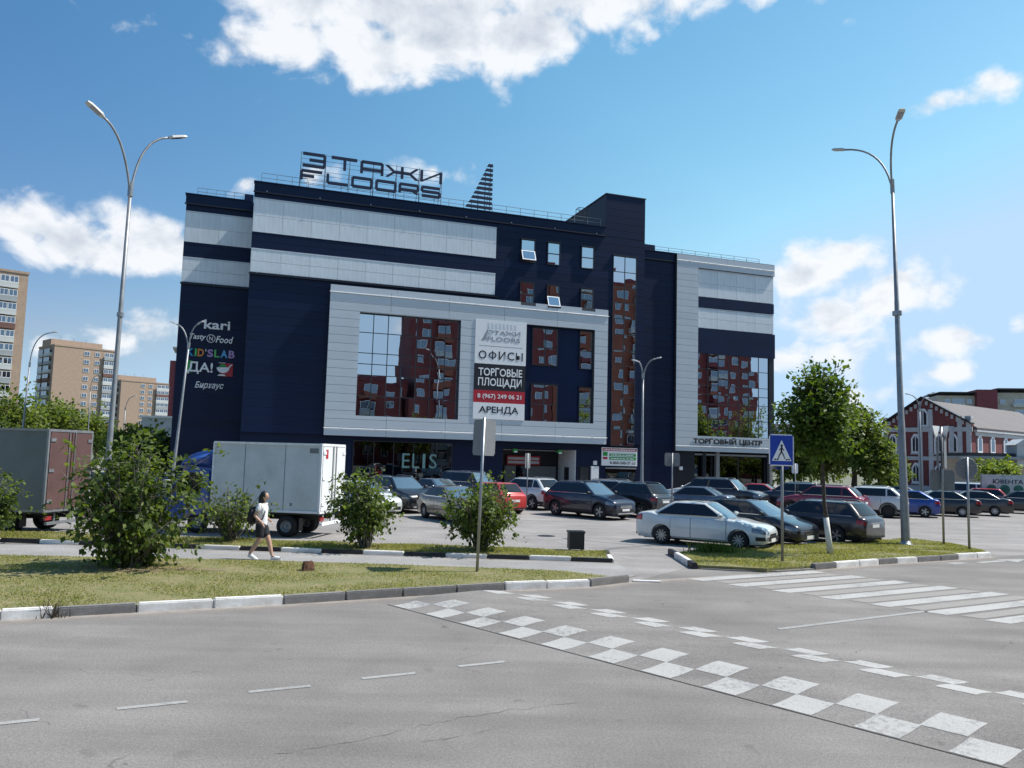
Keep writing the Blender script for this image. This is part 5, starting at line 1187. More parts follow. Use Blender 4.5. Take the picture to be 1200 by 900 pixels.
MB().box(-.335, .335, -.02, -.013, -.41, .41).build('blue_face', MATS['sign_blue'], pl); MB().prism([(-.29, -.30), (.29, -.30), (0, .28)], -.026, -.021, 'y').build('white_triangle', MATS['sign_white'], pl)
fg = MB(); n_ = -.031; q = -.027
def limb(a, b, w): 
    a = Vector((a[0], a[1])); b = Vector((b[0], b[1])); d = (b-a).normalized(); n = Vector((-d.y, d.x))*w/2
    fg.prism([tuple(a-n), tuple(b-n), tuple(b+n), tuple(a+n)], n_, q, 'y')
fg.prism([(.035*math.cos(a)+.0, .035*math.sin(a)+.125) for a in np.linspace(0, 6.28, 12)[:-1]], n_, q, 'y')
for a, b2, w in (((0, .09), (-.01, -.06), .05), ((-.01, -.05), (-.075, -.15), .032), ((-.075, -.15), (-.11, -.24), .026), ((0, -.05), (.05, -.14), .032), ((.05, -.14), (.09, -.24), .026), ((.01, .06), (.07, -.01), .024), ((-.01, .06), (-.075, .0), .024)): limb(a, b2, w)
fg.build('walking_figure', MATS['sign_black'], pl)
st_ = MB()
for x in (-.2, -.13, .14, .21): st_.prism([(x-.028, -.28), (x+.022, -.28), (x+.04, -.24), (x-.01, -.24)], n_, q, 'y')
st_.build('stripes', MATS['sign_black'], pl)
p2_ = plate(t, .03, .06, cz+.0, .72, .88, 0, 'sign_grey'); plate(t, .0, .0, cz-.50, .4, .06, 0, 'sign_blue', 'bracket_strip')
c1 = gp(1106, 638, .1); h1 = at(1104, 497, c1.y).z-.1
t = thing('traffic_sign', 'post crowded with give way triangles and plates seen from behind', 'traffic sign', c1, 0, 'traffic signs'); post(t, h1-.1, .04, 'steel')
zc = lambda y: at(1104, y, c1.y).z-.1
for s, a in ((-1, R(28)), (1, R(-28))):
    o = MB().prism([(-.3, .27), (.3, .27), (0, -.27)], -.012, .012, 'y').build('triangle_plate', MATS['white_trim'], t, (s*.17, .05, zc(508))); o.rotation_euler = (0, 0, R(61)+R(21)*s)
for x, a in ((-.05, R(67)), (.12, R(60)), (.22, R(54))): plate(t, x-.05, .1, zc(530), .6, 1.15, a, 'sign_grey')
plate(t, -.22, .05, zc(563), .40, .74, R(8)); plate(t, .24, .05, zc(563), .42, .74, R(-8))
c2 = gp(1136, 644.5, .1); t = thing('traffic_sign', 'round sign seen from behind on the tip of the traffic island', 'traffic sign', c2, 0, 'traffic signs'); zr = at(1134.5, 549, c2.y).z-.1; post(t, zr+.38, .04, 'steel')
o = MB().lathe([(0, -.012), (.36, -.012), (.375, 0), (.36, .012), (0, .012)], 32, 'y').build('round_plate', MATS['sign_grey'], t, (0, -.0, zr)); o.location.y = .06
MB().bar((-.2, .04, zr+.1), (.2, .04, zr+.1), .03).build('rail', MATS['steel'], t)
c3 = at(787.5, 575, 37); c3.z = 0; t = thing('traffic_sign', 'square sign back on a post before the navy wall of the right wing', 'traffic sign', c3, 0, 'traffic signs'); zq = at(787, 538.5, 37).z; post(t, zq+.3, .035); plate(t, -.17, .08, zq, .36, .62, R(15)); plate(t, .18, .08, zq, .36, .62, R(-15))
c4 = at(617.5, 575, 42); c4.z = 0; t = thing('traffic_sign', 'narrow edge on sign before the covered entrance bay', 'traffic sign', c4, 0, 'traffic signs'); zq = at(617, 540, 42).z; post(t, zq+.4, .03); plate(t, .0, .1, zq, .6, .8, R(62)); 
for lab, px, Yd, w in (('slim post with a pale plate behind the crossing sign', 932, 48, .45), ):
    c5 = at(px, 575, Yd); c5.z = 0; t = thing('traffic_sign', lab, 'traffic sign', c5, 0, 'traffic signs'); zq = at(px, 549, Yd).z; post(t, zq+.3, .03); plate(t, 0, .06, zq, w, .6, R(20), 'sign_pale')

# ------------------------------------------------------------------ bin, stump
bb_ = gp(674.5, 644.5, .11); t = thing('litter_bin', 'square black litter bin on the end of the planted strip', 'bin', bb_, R(6))
MB().box(-.22, .22, -.2, .2, .04, .52).build('body', MATS['plastic_black'], t); MB().box(-.24, .24, -.22, .22, .50, .56).build('rim', MATS['frame_dark'], t)
for x in (-.18, .18): MB().box(x-.02, x+.02, -.15, .15, -.01, .04).build('foot', MATS['steel'], t)
s0 = gp(360, 668.5, .1); M('stump_wood', (.13, .06, .035), .9, var=.35, scale=9, bump=.8); mb = MB()
prof = [(.16, -.02), (.14, .06), (.125, .14), (.11, .19), (0, .185)]; mb.lathe(prof, 14)
mb.v = [(x*(1+.22*math.sin(3*math.atan2(y, x)+1)+random.uniform(-.06, .06)), y*(1+.2*math.sin(2*math.atan2(y, x))), z+(random.uniform(-.02, .03) if z > .1 else 0)) for x, y, z in mb.v]
t = tag(mb.build('tree_stump', MATS['stump_wood'], None, s0), 'low reddish tree stump in the mown verge', 'stump')

# ------------------------------------------------------------------ pedestrian
def skin(name, pts, edges, m, parent, sub=2, root=0):
    me = bpy.data.meshes.new(name); me.from_pydata([p[:3] for p in pts], edges, []); me.update()
    o = bpy.data.objects.new(name, me); COL.objects.link(o); o.modifiers.new('s', 'SKIN')
    sv = me.skin_vertices[0].data
    for i, p in enumerate(pts): sv[i].radius = (p[3], p[4] if len(p) > 4 else p[3]); sv[i].use_root = (i == root); sv[i].use_loose = False
    md = o.modifiers.new('ss', 'SUBSURF'); md.levels = sub; md.render_levels = sub
    dg = bpy.context.evaluated_depsgraph_get(); nm = bpy.data.meshes.new_from_object(o.evaluated_get(dg)); bpy.data.objects.remove(o)
    nm.materials.clear(); nm.shade_smooth(); return ob(name, nm, m, parent)
M('skin', (.48, .29, .21), .5, var=.06); M('shirt_white', (.72, .73, .76), .8, var=.06, scale=9, bump=.3, bscale=18); M('shorts_black', (.014, .014, .02), .8, var=.2); M('hair_dark', (.014, .010, .010), .45, var=.3, scale=30); M('bag_black', (.016, .016, .022), .7, var=.2); M('shoe_white', (.68, .68, .68), .6, var=.05)
pp = gp(304, 656, .03); P = thing('person', 'person in white t-shirt and black shorts walking with a black backpack', 'person', pp, R(-4))
pts = [(0, 0, .92, .125), (.0, 0, 1.1, .115), (.015, 0, 1.28, .125, .14), (.02, 0, 1.40, .06), (.035, 0, 1.475, .045)]; ed = [(0, 1), (1, 2), (2, 3), (3, 4)]
def chain(start, lst):
    prev = start
    for q in lst: pts.append(q); ed.append((prev, len(pts)-1)); prev = len(pts)-1
    return prev
for s, el2, wr in ((-1, (-.10, -.235, 1.12, .036), (.07, -.215, .955, .026)), (1, (-.05, .23, 1.11, .036), (.13, .19, .98, .026))):
    w_i = chain(2, [(.01, s*.17, 1.36, .05), (-.04, s*.205, 1.25, .043), el2, ((el2[0]+wr[0])/2, (el2[1]+wr[1])/2, (el2[2]+wr[2])/2, .034), wr])
    d = Vector((wr[0]-el2[0], wr[1]-el2[1], wr[2]-el2[2])).normalized(); palm = (wr[0]+d.x*.055, wr[1]+d.y*.055, wr[2]+d.z*.055, .024)
    p_i = chain(w_i, [palm])
    for k, ln in ((-1.5, .06), (-.5, .072), (.5, .068), (1.5, .05)):
        o = Vector(palm[:3])+Vector((.0, k*.016, 0)); chain(p_i, [(o.x+d.x*.025, o.y, o.z+d.z*.025-.004, .009), (o.x+d.x*ln*.8+.006, o.y, o.z+d.z*ln*.8-.018, .008), (o.x+d.x*ln*1.1-.002, o.y, o.z+d.z*ln*1.1-.038, .007)])
    chain(w_i, [(wr[0]+d.x*.03+.015, wr[1]-s*.02, wr[2]+d.z*.03+.012, .011), (wr[0]+d.x*.065+.03, wr[1]-s*.026, wr[2]+d.z*.065+.008, .009)])
for s, kn, an, tp in ((-1, (-.0, -.095, .50, .068), (-.24, -.09, .135, .037), (-.13, -.09, .055, .035)), (1, (.17, .09, .50, .068), (.285, .085, .10, .037), (.41, .085, .05, .034))):
    hip = (0, s*.09, .86, .112); mid = (kn[0]*.5, kn[1], .68, .095); calf = (kn[0]*.6+an[0]*.4, kn[1], kn[2]*.62+an[2]*.38, .064)
    chain(0, [hip, mid, kn, calf, an, tp])
skin('body', pts, ed, MATS['skin'], P)
def ell(c, r, n=18, m=12, f=None):
    mb = MB(); G_ = []
    for i in range(m+1):
        t = math.pi*i/m; row = []
        for j in range(n+1):
            a = 2*math.pi*j/n; v = Vector((math.sin(t)*math.cos(a), math.sin(t)*math.sin(a), -math.cos(t)))
            k = f(v) if f else 1; row.append((c[0]+r[0]*v.x*k, c[1]+r[1]*v.y*k, c[2]+r[2]*v.z*k))
        G_.append(row)
    return mb.grid(G_)
def headshape(v):
    k = 1.0
    if v.z < -.2: k -= .12*abs(v.y)*min(1, (-.2-v.z)*2)
    k += .20*math.exp(-((v.y/.16)**2+((v.z+.12)/.15)**2))*(1 if v.x > 0 else 0)      # nose
    k += .05*math.exp(-((v.y/.2)**2+((v.z+.48)/.10)**2))*(1 if v.x > 0 else 0)      # mouth
    k -= .05*math.exp(-(((abs(v.y)-.32)/.14)**2+((v.z-.05)/.12)**2))*(1 if v.x > 0 else 0)  # eye sockets
    return k
hd = ell((.055, 0, 1.585), (.095, .075, .118), 28, 22, headshape).build('head', MATS['skin'], P, smooth=True)
for s in (-1, 1):
    ell((.138, s*.03, 1.592), (.010, .013, .008), 8, 6).build('eye', MATS['hair_dark'], hd); ell((.05, s*.075, 1.575), (.02, .012, .03), 8, 6).build('ear', MATS['skin'], hd)
MB().box(.138, .15, -.022, .022, 1.524, 1.532).build('mouth', M('lips', (.35, .12, .11), .5), hd)
ell((.035, 0, 1.612), (.108, .092, .115), 24, 18, lambda v: (1.0 if v.x < .55 or v.z > .55 else .80) if v.z > -.5 else (.95 if v.x < .3 else .6)).build('hair_cap', MATS['hair_dark'], P, smooth=True)
skin('hair', [(.045, 0, 1.635, .098, .095), (.0, 0, 1.60, .102, .10), (-.035, 0, 1.50, .085, .10), (-.03, 0, 1.40, .07, .10), (-.0, -.04, 1.30, .05, .07), (.04, -.075, 1.36, .04)], [(0, 1), (1, 2), (2, 3), (3, 4), (3, 5)], MATS['hair_dark'], P)
skin('t_shirt', [(0, 0, .80, .15, .17), (0, 0, .93, .155, .175), (0, 0, 1.1, .148, .16), (.012, 0, 1.27, .15, .165), (.02, 0, 1.395, .085, .10), (.005, -.175, 1.355, .072), (-.045, -.215, 1.21, .066), (.005, .175, 1.355, .072), (-.02, .21, 1.21, .066)], [(0, 1), (1, 2), (2, 3), (3, 4), (3, 5), (5, 6), (3, 7), (7, 8)], MATS['shirt_white'], P)
skin('shorts', [(0, 0, .99, .14, .155), (0, 0, .90, .145, .16), (.01, -.095, .80, .128), (.0, -.098, .54, .115), (.03, .092, .80, .128), (.12, .095, .54, .115)], [(0, 1), (1, 2), (2, 3), (1, 4), (4, 5)], MATS['shorts_black'], P)
for (ax, ay, az_, pit) in ((-.205, -.09, .075, -.42), (.32, .085, .03, .12)):
    sh = MB(); G_ = []
    for i, (x, w, h) in enumerate(((-.09, .03, .05), (-.06, .042, .085), (.0, .045, .075), (.08, .05, .055), (.14, .045, .042), (.175, .02, .03))):
        G_.append([(x, w*math.cos(a), max(-.03, h*math.sin(a)) if math.sin(a) > 0 else -.028) for a in np.linspace(0, 2*math.pi, 13)])
    sh.grid(G_); sh.f.append(tuple(range(13))); sh.f.append(tuple(len(sh.v)-13+k for k in range(13))[::-1]); o = sh.build('shoe', MATS['shoe_white'], P, (ax+.03, ay, az_), smooth=True); o.rotation_euler = (0, -pit if pit < 0 else -pit, 0)
bm = bmesh.new(); bmesh.ops.create_cube(bm, size=1)
for v in bm.verts: v.co = Vector((v.co.x*(.17 if v.co.z > 0 else .21), v.co.y*.29, v.co.z*.44))
bmesh.ops.bevel(bm, geom=list(bm.edges), offset=.055, segments=3, affect='EDGES'); me = bpy.data.meshes.new('backpack'); bm.to_mesh(me); bm.free(); me.shade_smooth()
o = ob('backpack', me, MATS['bag_black'], None, pp+Vector((-.225, .01, 1.10))); o.rotation_euler = (0, R(8), R(-4)); tag(o, 'black backpack carried by the walking person', 'backpack')
for s in (-1, 1): MB().tube([(.09, s*.09, .16), (.16, s*.10, .27), (.25, s*.105, .26), (.325, s*.11, .16), (.31, s*.13, -.02), (.20, s*.155, -.12), (.09, s*.12, -.14)], .016, 6).build('strap', MATS['bag_black'], o, smooth=True)
# ------------------------------------------------------------------ vegetation
leafmat('leaf_lilac', (.032, .058, .011), (.155, .205, .048), .44); leafmat('leaf_linden', (.03, .06, .010), (.12, .18, .032), .42); leafmat('leaf_far', (.065, .10, .02), (.19, .235, .055), .42); leafmat('leaf_yellow', (.14, .19, .03), (.26, .32, .06), .35)
M('bark', (.075, .06, .048), .95, var=.3, scale=14, bump=.6); M('bark_grey', (.14, .125, .11), .95, var=.25, scale=14, bump=.5); M('limewash', (.66, .65, .61), .9, var=.12, scale=12)
def leaves_mesh(name, C, N, per, spread, size, droop=.35, seed=0):
    """C cluster centres, N outward directions; per leaves around each; folded two-triangle leaves"""
    r = np.random.default_rng(seed); k = len(C); n = k*per
    c = np.repeat(C, per, 0)+r.normal(0, spread, (n, 3))*np.array([1, 1, .8]); o = np.repeat(N, per, 0)
    a = o+r.normal(0, .75, (n, 3)); a[:, 2] -= droop; a /= np.linalg.norm(a, axis=1)[:, None]
    up = np.stack([r.normal(0, .55, n), r.normal(0, .55, n), np.ones(n)], 1); b = np.cross(a, up); b /= np.linalg.norm(b, axis=1)[:, None]+1e-9
    m = np.cross(b, a); s = size*r.uniform(.6, 1.25, n)[:, None]
    v = np.stack([c-a*s*.5, c+b*s*.42-m*s*.10-a*s*.08, c+a*s*.62-m*s*.12, c-b*s*.42-m*s*.10-a*s*.08], 1).reshape(-1, 3)
    base = np.arange(n)*4; idx = np.stack([base, base+1, base+2, base, base+2, base+3], 1).ravel()
    return np_mesh(name, v, 3, idx)
def lobes(r):
    L_ = [(Vector(tuple(r.normal(0, 1, 3))).normalized(), r.uniform(-.5, .5)) for _ in range(12)]
    def f(d):
        return 1+sum(w*max(0, d.dot(v))**4 for v, w in L_)
    return f
def plant(name, label, cat, base, stems, env_c, env_r, nlimb, twigs, per, leaf, spread, lm, seed, trunk=None, tr=(.05, .02), bark='bark', group=None, wash=0, bias=.45, low=-1.0):
    """stems: start points; env: ellipsoid the limbs reach for (relative to base)"""
    r = np.random.default_rng(seed); rr = random.Random(seed); t = thing(name, label, cat, base, 0, group)
    wood = MB(); lob = lobes(r); C = []; N = []; ec = Vector(env_c); er = Vector(env_r)
    if trunk:
        pts = [Vector(p) for p in trunk]; n = len(pts); rad = [tr[0]+(tr[1]-tr[0])*i/(n-1) for i in range(n)]; rad[0] *= 1.35; wood.tube(pts, rad, 10)
    for i in range(nlimb):
        while True:
            d = Vector(tuple(r.normal(0, 1, 3))).normalized()
            if d.z > low: break
        rho = (r.uniform(0, 1)**bias)*lob(d); tgt = ec+Vector((d.x*er.x, d.y*er.y, d.z*er.z))*rho
        if trunk:
            f = min(.98, max(.30, .30+.65*(tgt.z-pts[0].z)/(pts[-1].z-pts[0].z+1e-6)*r.uniform(.55, .95))); k = f*(len(pts)-1); j = min(int(k), len(pts)-2); st = pts[j].lerp(pts[j+1], k-j); r0 = tr[0]*(1-f)*.6+.008
        else:
            st = Vector(stems[i % len(stems)]); r0 = tr[0]*r.uniform(.6, 1.1)
        mid = st.lerp(tgt, .5)+Vector((r.normal(0, .06), r.normal(0, .06), .10+.05*r.normal()))*er.x
        if not trunk: mid = st.lerp(tgt, .45)+Vector((0, 0, .12*er.z))
        line = bez(st, mid, tgt, 7); wood.tube(line, [r0*(1-.13*q)+.002 for q in range(7)], 5, cap=False)
        for _ in range(twigs):
            f = r.uniform(.38, 1.0); k = f*6; j = min(int(k), 5); p0 = line[j].lerp(line[j+1], k-j)
            q = p0+Vector(tuple(r.normal(0, 1, 3)))*er.x*.19; wood.tube([p0, q], [.006+r0*.15, .003], 3, cap=False)
            C.append(tuple(q)); o = (q-ec); o = Vector((o.x/er.x, o.y/er.y, o.z/er.z)); N.append(tuple(o.normalized() if o.length > .01 else Vector((0, 0, 1))))
    wood.build('trunk' if trunk else 'stems', MATS[bark], t, smooth=True)
    if wash:
        w = [pts[0]+Vector((0, 0, .0)), pts[0].lerp(pts[1], wash*.5), pts[0].lerp(pts[1], wash)]; MB().tube(w, [tr[0]*1.38, tr[0]*1.2, tr[0]*1.12], 12).build('limewash', MATS['limewash'], t, smooth=True)
    ob('crown', leaves_mesh('crown', np.array(C), np.array(N), per, spread, leaf, seed=seed), MATS[lm], t)
    return t
def ring(n, r, z=0): return [(r*math.cos(6.28*i/n), r*math.sin(6.28*i/n), z) for i in range(n)]
def bush(label, px, py, z, cx, cy, hw, hh, Ydepth=None, seed=1, nlimb=46, twigs=7, per=11, leaf=.11, lm='leaf_lilac', low=-.75, group='shrubs', spread=.10, depthk=1.0, stemr=.13, tr=.018):
    b = gp(px, py, z); c = at(cx, cy, b.y)-b; w = hw*b.y/F; h = hh*b.y/F
    return plant('shrub', label, 'shrub', b, ring(7, stemr), (c.x, c.y, c.z), (w, w*depthk, h), nlimb, twigs, per, leaf, spread, lm, seed, None, (tr, .006), 'bark_grey', group, low=low)
bush('big leafy lilac bush standing on the mown verge', 150, 664, .1, 144, 563, 90, 78, seed=11, nlimb=58, twigs=7, per=11, leaf=.135, spread=.12, low=-.8, stemr=.25, tr=.022)
bush('low leafy shoots round the foot of the big lilac', 158, 662, .1, 160, 638, 30, 24, seed=12, nlimb=26, twigs=6, per=10, leaf=.11)
bush('lilac bush beside the grey box truck', -16, 632, .11, -12, 582, 40, 40, seed=13, nlimb=40, low=-.6)
bush('open stemmed lilac behind the walking person', 270, 634, .11, 275, 592, 43, 24, seed=14, nlimb=34, twigs=5, per=8, leaf=.10, low=-.25)
bush('round lilac bush between the white truck and the beige sedan', 428, 642, .11, 424, 583, 42, 34, seed=15, nlimb=44, twigs=7, per=11, leaf=.115, low=-.42)
bush('lilac bush hiding the nose of the beige sedan', 563, 645, .11, 562, 589, 42, 34, seed=16, nlimb=46, twigs=7, per=11, leaf=.115, low=-.5)
# young linden on the island
b = gp(973, 649, .1); tt = lambda px, py: at(px, py, b.y)-b
c = tt(964, 494)
plant('young_tree', 'young linden with a whitewashed trunk on the traffic island', 'tree', b, None, tuple(c), (52*b.y/F, 52*b.y/F, 66*b.y/F), 100, 8, 12, .145, .12, 'leaf_linden', 21, [tt(973, 649), tt(966, 590), tt(964, 545), tt(963, 490), tt(965, 435)], (.072, .02), 'bark', None, wash=.72, low=-.85)
# trees around the place
def bigtree(label, px, Y, cx, cy, hw, hh, seed, lm='leaf_far', nlimb=60, twigs=7, per=10, leaf=.30, gbase=0.0, bark='bark'):
    b = at(px, 575, Y); b.z = gbase; c = at(cx, cy, Y)-b; w = hw*Y/F; h = hh*Y/F
    return plant('tree', label, 'tree', b, None, (c.x, c.y, c.z), (w, w, h), nlimb, twigs, per, leaf, w*.11, lm, seed, [(0, 0, 0), (.05*w, 0, c.z*.4), (-.04*w, .03*w, c.z*.75), (c.x, c.y, c.z), (c.x*1.1, c.y, c.z+h*.6)], (.035*c.z+.05, .03), bark, 'trees around the car park', low=-.8)
bigtree('broad tree at the left edge of the row behind the grey truck', 8, 90, 10, 496, 44, 32, 31, leaf=.4)
bigtree('bushy tree in the row behind the grey truck next to the lamp', 62, 100, 64, 498, 40, 26, 32, leaf=.42)
bigtree('low tree in the row between grey truck and big lilac', 108, 110, 108, 508, 30, 24, 33, leaf=.42)
bigtree('tree right behind the big lilac', 150, 60, 152, 525, 34, 26, 34)
bigtree('small tree by the low grey annex', 186, 64, 184, 532, 24, 26, 35)
bigtree('full green tree behind the young linden', 1000, 62, 1000, 510, 36, 48, 36, nlimb=80)
bigtree('spreading tree between the young linden and the lamp', 1030, 60, 1026, 538, 26, 34, 37)
bigtree('tree left of the young linden beyond the glazed corner', 930, 64, 932, 540, 26, 32, 38)
bigtree('green tree seen behind the crossing sign', 962, 66, 962, 535, 30, 34, 39)
bigtree('low bright shrub tree beside the red brick house', 1052, 64, 1048, 556, 20, 20, 40)
bigtree('yellow green shrub behind the printed fence', 1174, 62, 1174, 553, 24, 14, 41, 'leaf_yellow', nlimb=40)
# overhanging twig at the left picture edge: a tree standing just outside
b = Vector((-15.5, 18.6, .1)); plant('roadside_tree', 'roadside tree reaching in with one leafy twig above the grey truck', 'tree', b, None, (.0, 0, 4.5), (2.45, 2.2, 1.9), 60, 7, 9, .15, .14, 'leaf_linden', 43, [(0, 0, 0), (.05, 0, 2), (0, .05, 3.2), (0, 0, 4.5), (.05, 0, 5.8)], (.09, .03), 'bark', 'trees around the car park')
# near side of the road, seen only in the mirrored windows
for i, (x, y, h) in enumerate(((20, -1, 8.5), (28, 1.5, 9), (37, 7, 9.5), (50, 14, 12), (64, 22, 13), (80, 31, 13))):
    plant('roadside_tree', ['roadside tree on the near pavement reflected in the shop window', 'second roadside tree along the near pavement', 'third roadside tree along the near pavement', 'tall roadside tree reflected in the glazed corner', 'fifth tall roadside tree along the near pavement', 'last tall roadside tree along the near pavement'][i], 'tree', Vector((x, y, 0)), None, (0, 0, h*.62), (h*.30, h*.30, h*.36), 50, 6, 9, .30, .3, 'leaf_far', 60+i, [(0, 0, 0), (0, 0, h*.25), (.1, 0, h*.45), (0, 0, h*.65), (0, .1, h*.85)], (.16, .04), 'bark', 'trees around the car park')

# ------------------------------------------------------------------ background buildings
M('ochre_brick', (.38, .275, .205), .9, var=.08, scale=1.5); M('brown_panel', (.17, .085, .07), .8, var=.12, scale=1); M('pale_panel', (.55, .56, .55), .8, var=.08, scale=1); M('grey_panel_old', (.34, .36, .37), .8, var=.1, scale=1)
M('maroon_brick', (.19, .06, .06), .9, var=.12, scale=3, bump=.3, bscale=30); M('stucco_grey', (.50, .53, .55), .85, var=.08, scale=2); M('roof_brown', (.10, .085, .085), .7, var=.08, scale=.6); M('cream', (.50, .45, .38), .85, var=.06, scale=.6); M('teal_glass', (.08, .20, .24), .1, .6, var=.1); M('maroon_paint', (.20, .04, .05), .7, var=.08, scale=.5)
def win_mesh(w, h, d=.12):
    mb = MB(); fr = .09; mb.box(-w/2, -w/2+fr, -d, 0, 0, h).box(w/2-fr, w/2, -d, 0, 0, h).box(-w/2+fr, w/2-fr, -d, 0, 0, fr).box(-w/2+fr, w/2-fr, -d, 0, h-fr, h).box(-.04, .04, -d, 0, fr, h-fr)
    nf = len(mb.f); mb.box(-w/2+fr, -.04, -d*.5, 0, fr, h-fr).box(.04, w/2-fr, -d*.5, 0, fr, h-fr); me = mb.mesh('window'); me.materials.append(MATS['white_trim']); me.materials.append(MATS['house_glass'])
    for i, p in enumerate(me.polygons): p.material_index = 0 if i < nf else 1
    return me
WM = {}
def window(parent, w, h, loc, rz=0):
    k = (round(w, 2), round(h, 2))
    if k not in WM: WM[k] = win_mesh(w, h)
    o = bpy.data.objects.new('window', WM[k]); COL.objects.link(o); o.parent = parent; o.location = loc; o.rotation_euler = (0, 0, rz); return o
def tower(label, px, Y, yaw, w, dep, n, sh, balc_cols, win_cols, side_cols, wall='ochre_brick', steps=True, left_side=True):
    """corner at pixel px (front left corner); front along local +x"""
    c = at(px, 520, Y); c.z = 0; t = thing('apartment_block', label, 'building', c, yaw, 'apartment blocks on the skyline'); H = n*sh+1.2
    wl = MB().box(0, w, 0, dep, 0, H).build('wall', MATS[wall], t)
    MB().box(-.15, w+.15, -.15, dep+.15, H, H+.5).build('parapet', MATS[wall], t)
    if steps: MB().box(-.02, w*.8, dep*.25, dep*.8, H+.5, H+2.6).build('lift_house', MATS[wall], t)
    for x in (w*.2, w*.4, w*.6): MB().tube([(x, dep*.5, H), (x, dep*.5, H+4)], .06, 4).build('aerial', MATS['steel'], t)
    mats = ['pale_panel', 'grey_panel_old', 'pale_panel', 'brown_panel', 'pale_panel', 'grey_panel_old']
    for k in range(n):
        z = .9+k*sh
        for i, (x0, x1) in enumerate(balc_cols):
            b = ubox('balcony', MATS[mats[(k+i*2) % 6]], t, x0, x1, -1.0, .0, z-.2, z+.95)
            m = max(1, round((x1-x0)/1.5))
            for q in range(m): window(t, (x1-x0)/m-.1, 1.35, (x0+(q+.5)*(x1-x0)/m, -.85, z+.95))
        for x, ww in win_cols: window(t, ww, 1.4, (x, -.02, z+.8))
        if left_side:
            for y, ww in side_cols:
                ubox('balcony', MATS[mats[(k+1) % 6]], t, -.9, 0, y-ww/2, y+ww/2, z-.2, z+.9); window(t, ww-.1, 1.3, (-.8, y, z+.9), -math.pi/2)
    return t
YW = R(48)
tower('ochre apartment block with white balconies behind the trees', 55, 262, YW, 20.5, 15, 12, 2.85, [(15.6, 20.3)], [(10.2, 1.7), (13.6, 1.5)], [(4.5, 5.0), (10.5, 4.0)])
tower('smaller ochre apartment block beside the glass tower', 137, 330, YW, 20, 14, 11, 2.6, [(14.6, 19.8)], [(9.0, 1.6), (12.3, 1.5)], [(4.5, 4.5)])
tower('tall apartment block at the left edge with brown and white balconies', -182, 148, R(40), 27, 16, 13, 2.85, [(17.0, 25.2), (7, 15)], [], [], steps=False, left_side=False)
# glass tower and low annex
c = at(193, 520, 400); c.z = 0; t = thing('glass_tower', 'slim teal glass tower with a red flank behind the shopping centre', 'building', c, R(20)); H = at(200, 405, 400).z
MB().box(0, 30, 0, 20, 0, H*.86).build('red_flank', MATS['maroon_paint'], t)
gl_ = MB().box(3, 30, -1, 18, 0, H*.97).build('glass_shaft', MATS['teal_glass'], t)
for k in range(18): ubox('floor_band', MATS['grey_panel_old'], t, 2.9, 30.1, -1.15, -1.0, 4+k*3.0, 4.7+k*3.0)
MB().box(1, 31, -3, 19, H*.97, H*.985).build('roof_disc', MATS['steel'], t)
c = at(164, 520, 130); c.z = 0; t = thing('annex_building', 'low grey flat roofed annex behind the trees', 'building', c, R(6)); MB().box(0, 12, 0, 10, 0, at(170, 489, 130).z).build('wall', MATS['grey_panel_old'], t); MB().box(-.2, 12.2, -.2, 10, at(170, 489, 130).z, at(170, 489, 130).z+.3).build('coping', MATS['pale_panel'], t)
for x in (2, 5, 8): window(t, 1.6, 1.4, (x, -.02, 3.2))

# red brick house with a gable
c = at(1140, 555, 80); c.z = 0; hs = thing('brick_house', 'old maroon brick house with a stepped gable and pale pilasters', 'building', c, math.atan2(-.8, .6)); FW = 9.1; SL = 24; EZ = 7.3; PZ = 10.1
wl = MB().prism([(-FW, 0), (0, 0), (0, EZ), (-FW/2-.2, PZ), (-FW, EZ)], 0, .5, 'y').box(-FW, 0, .5, SL, 0, EZ-.3).build('wall', MATS['maroon_brick'], hs)
rf_ = MB().add([(-FW-.3, .4, EZ-.35), (-FW/2-.2, .4, PZ-.15), (.35, .4, EZ-.35), (-FW-.3, SL+.3, EZ-.35), (-FW/2-.2, SL+.3, PZ-.15), (.35, SL+.3, EZ-.35), (-FW-.3, .4, EZ-.55), (.35, .4, EZ-.55), (-FW-.3, SL+.3, EZ-.55), (.35, SL+.3, EZ-.55)],
    [(0, 1, 4, 3), (1, 2, 5, 4), (2, 7, 9, 5), (6, 0, 3, 8), (6, 8, 9, 7), (3, 4, 5, 9, 8), (0, 6, 7, 2, 1)]).build('roof', MATS['roof_brown'], hs)
MB().box(-.2, .34, .45, SL+.3, EZ-.75, EZ-.56).build('eaves_board', MATS['stucco_grey'], hs); MB().box(.02, .14, .6, SL, EZ-1.15, EZ-.78).build('frieze', MATS['stucco_grey'], hs)
# coping and dentils of the gable
for s in (-1, 1):
    a = Vector((-FW/2-.2, -.1, PZ+.1)); e = Vector((-FW-.2 if s < 0 else .15, -.1, EZ+.05)); MB().bar(a, e, .75, .16).build('gable_coping', MATS['frame_dark'], hs)
    for k in range(9):
        p = a.lerp(e, (k+.7)/9.6)-Vector((0, 0, .42)); MB().box(p.x-.13, p.x+.13, -.12, -.0, p.z-.22, p.z+.2).build('dentil', MATS['stucco_grey'], hs)
px_ = [-FW+.25, -FW*.80, -FW*.56, -FW*.44, -FW*.22+.1, -1.1, -.25]
for i, x in enumerate(px_):
    h = EZ+.6 if i in (0, 5, 6) else (EZ+1.6 if i in (2, 3) else EZ-.2)
    w = .22; MB().box(x-w, x+w, -.16, -.0, 0, h).build('pilaster', MATS['stucco_grey'], hs)
    if i in (0, 5, 6): MB().box(x-w-.08, x+w+.08, -.24, .3, h, h+.22).build('pilaster_cap', MATS['stucco_grey'], hs)
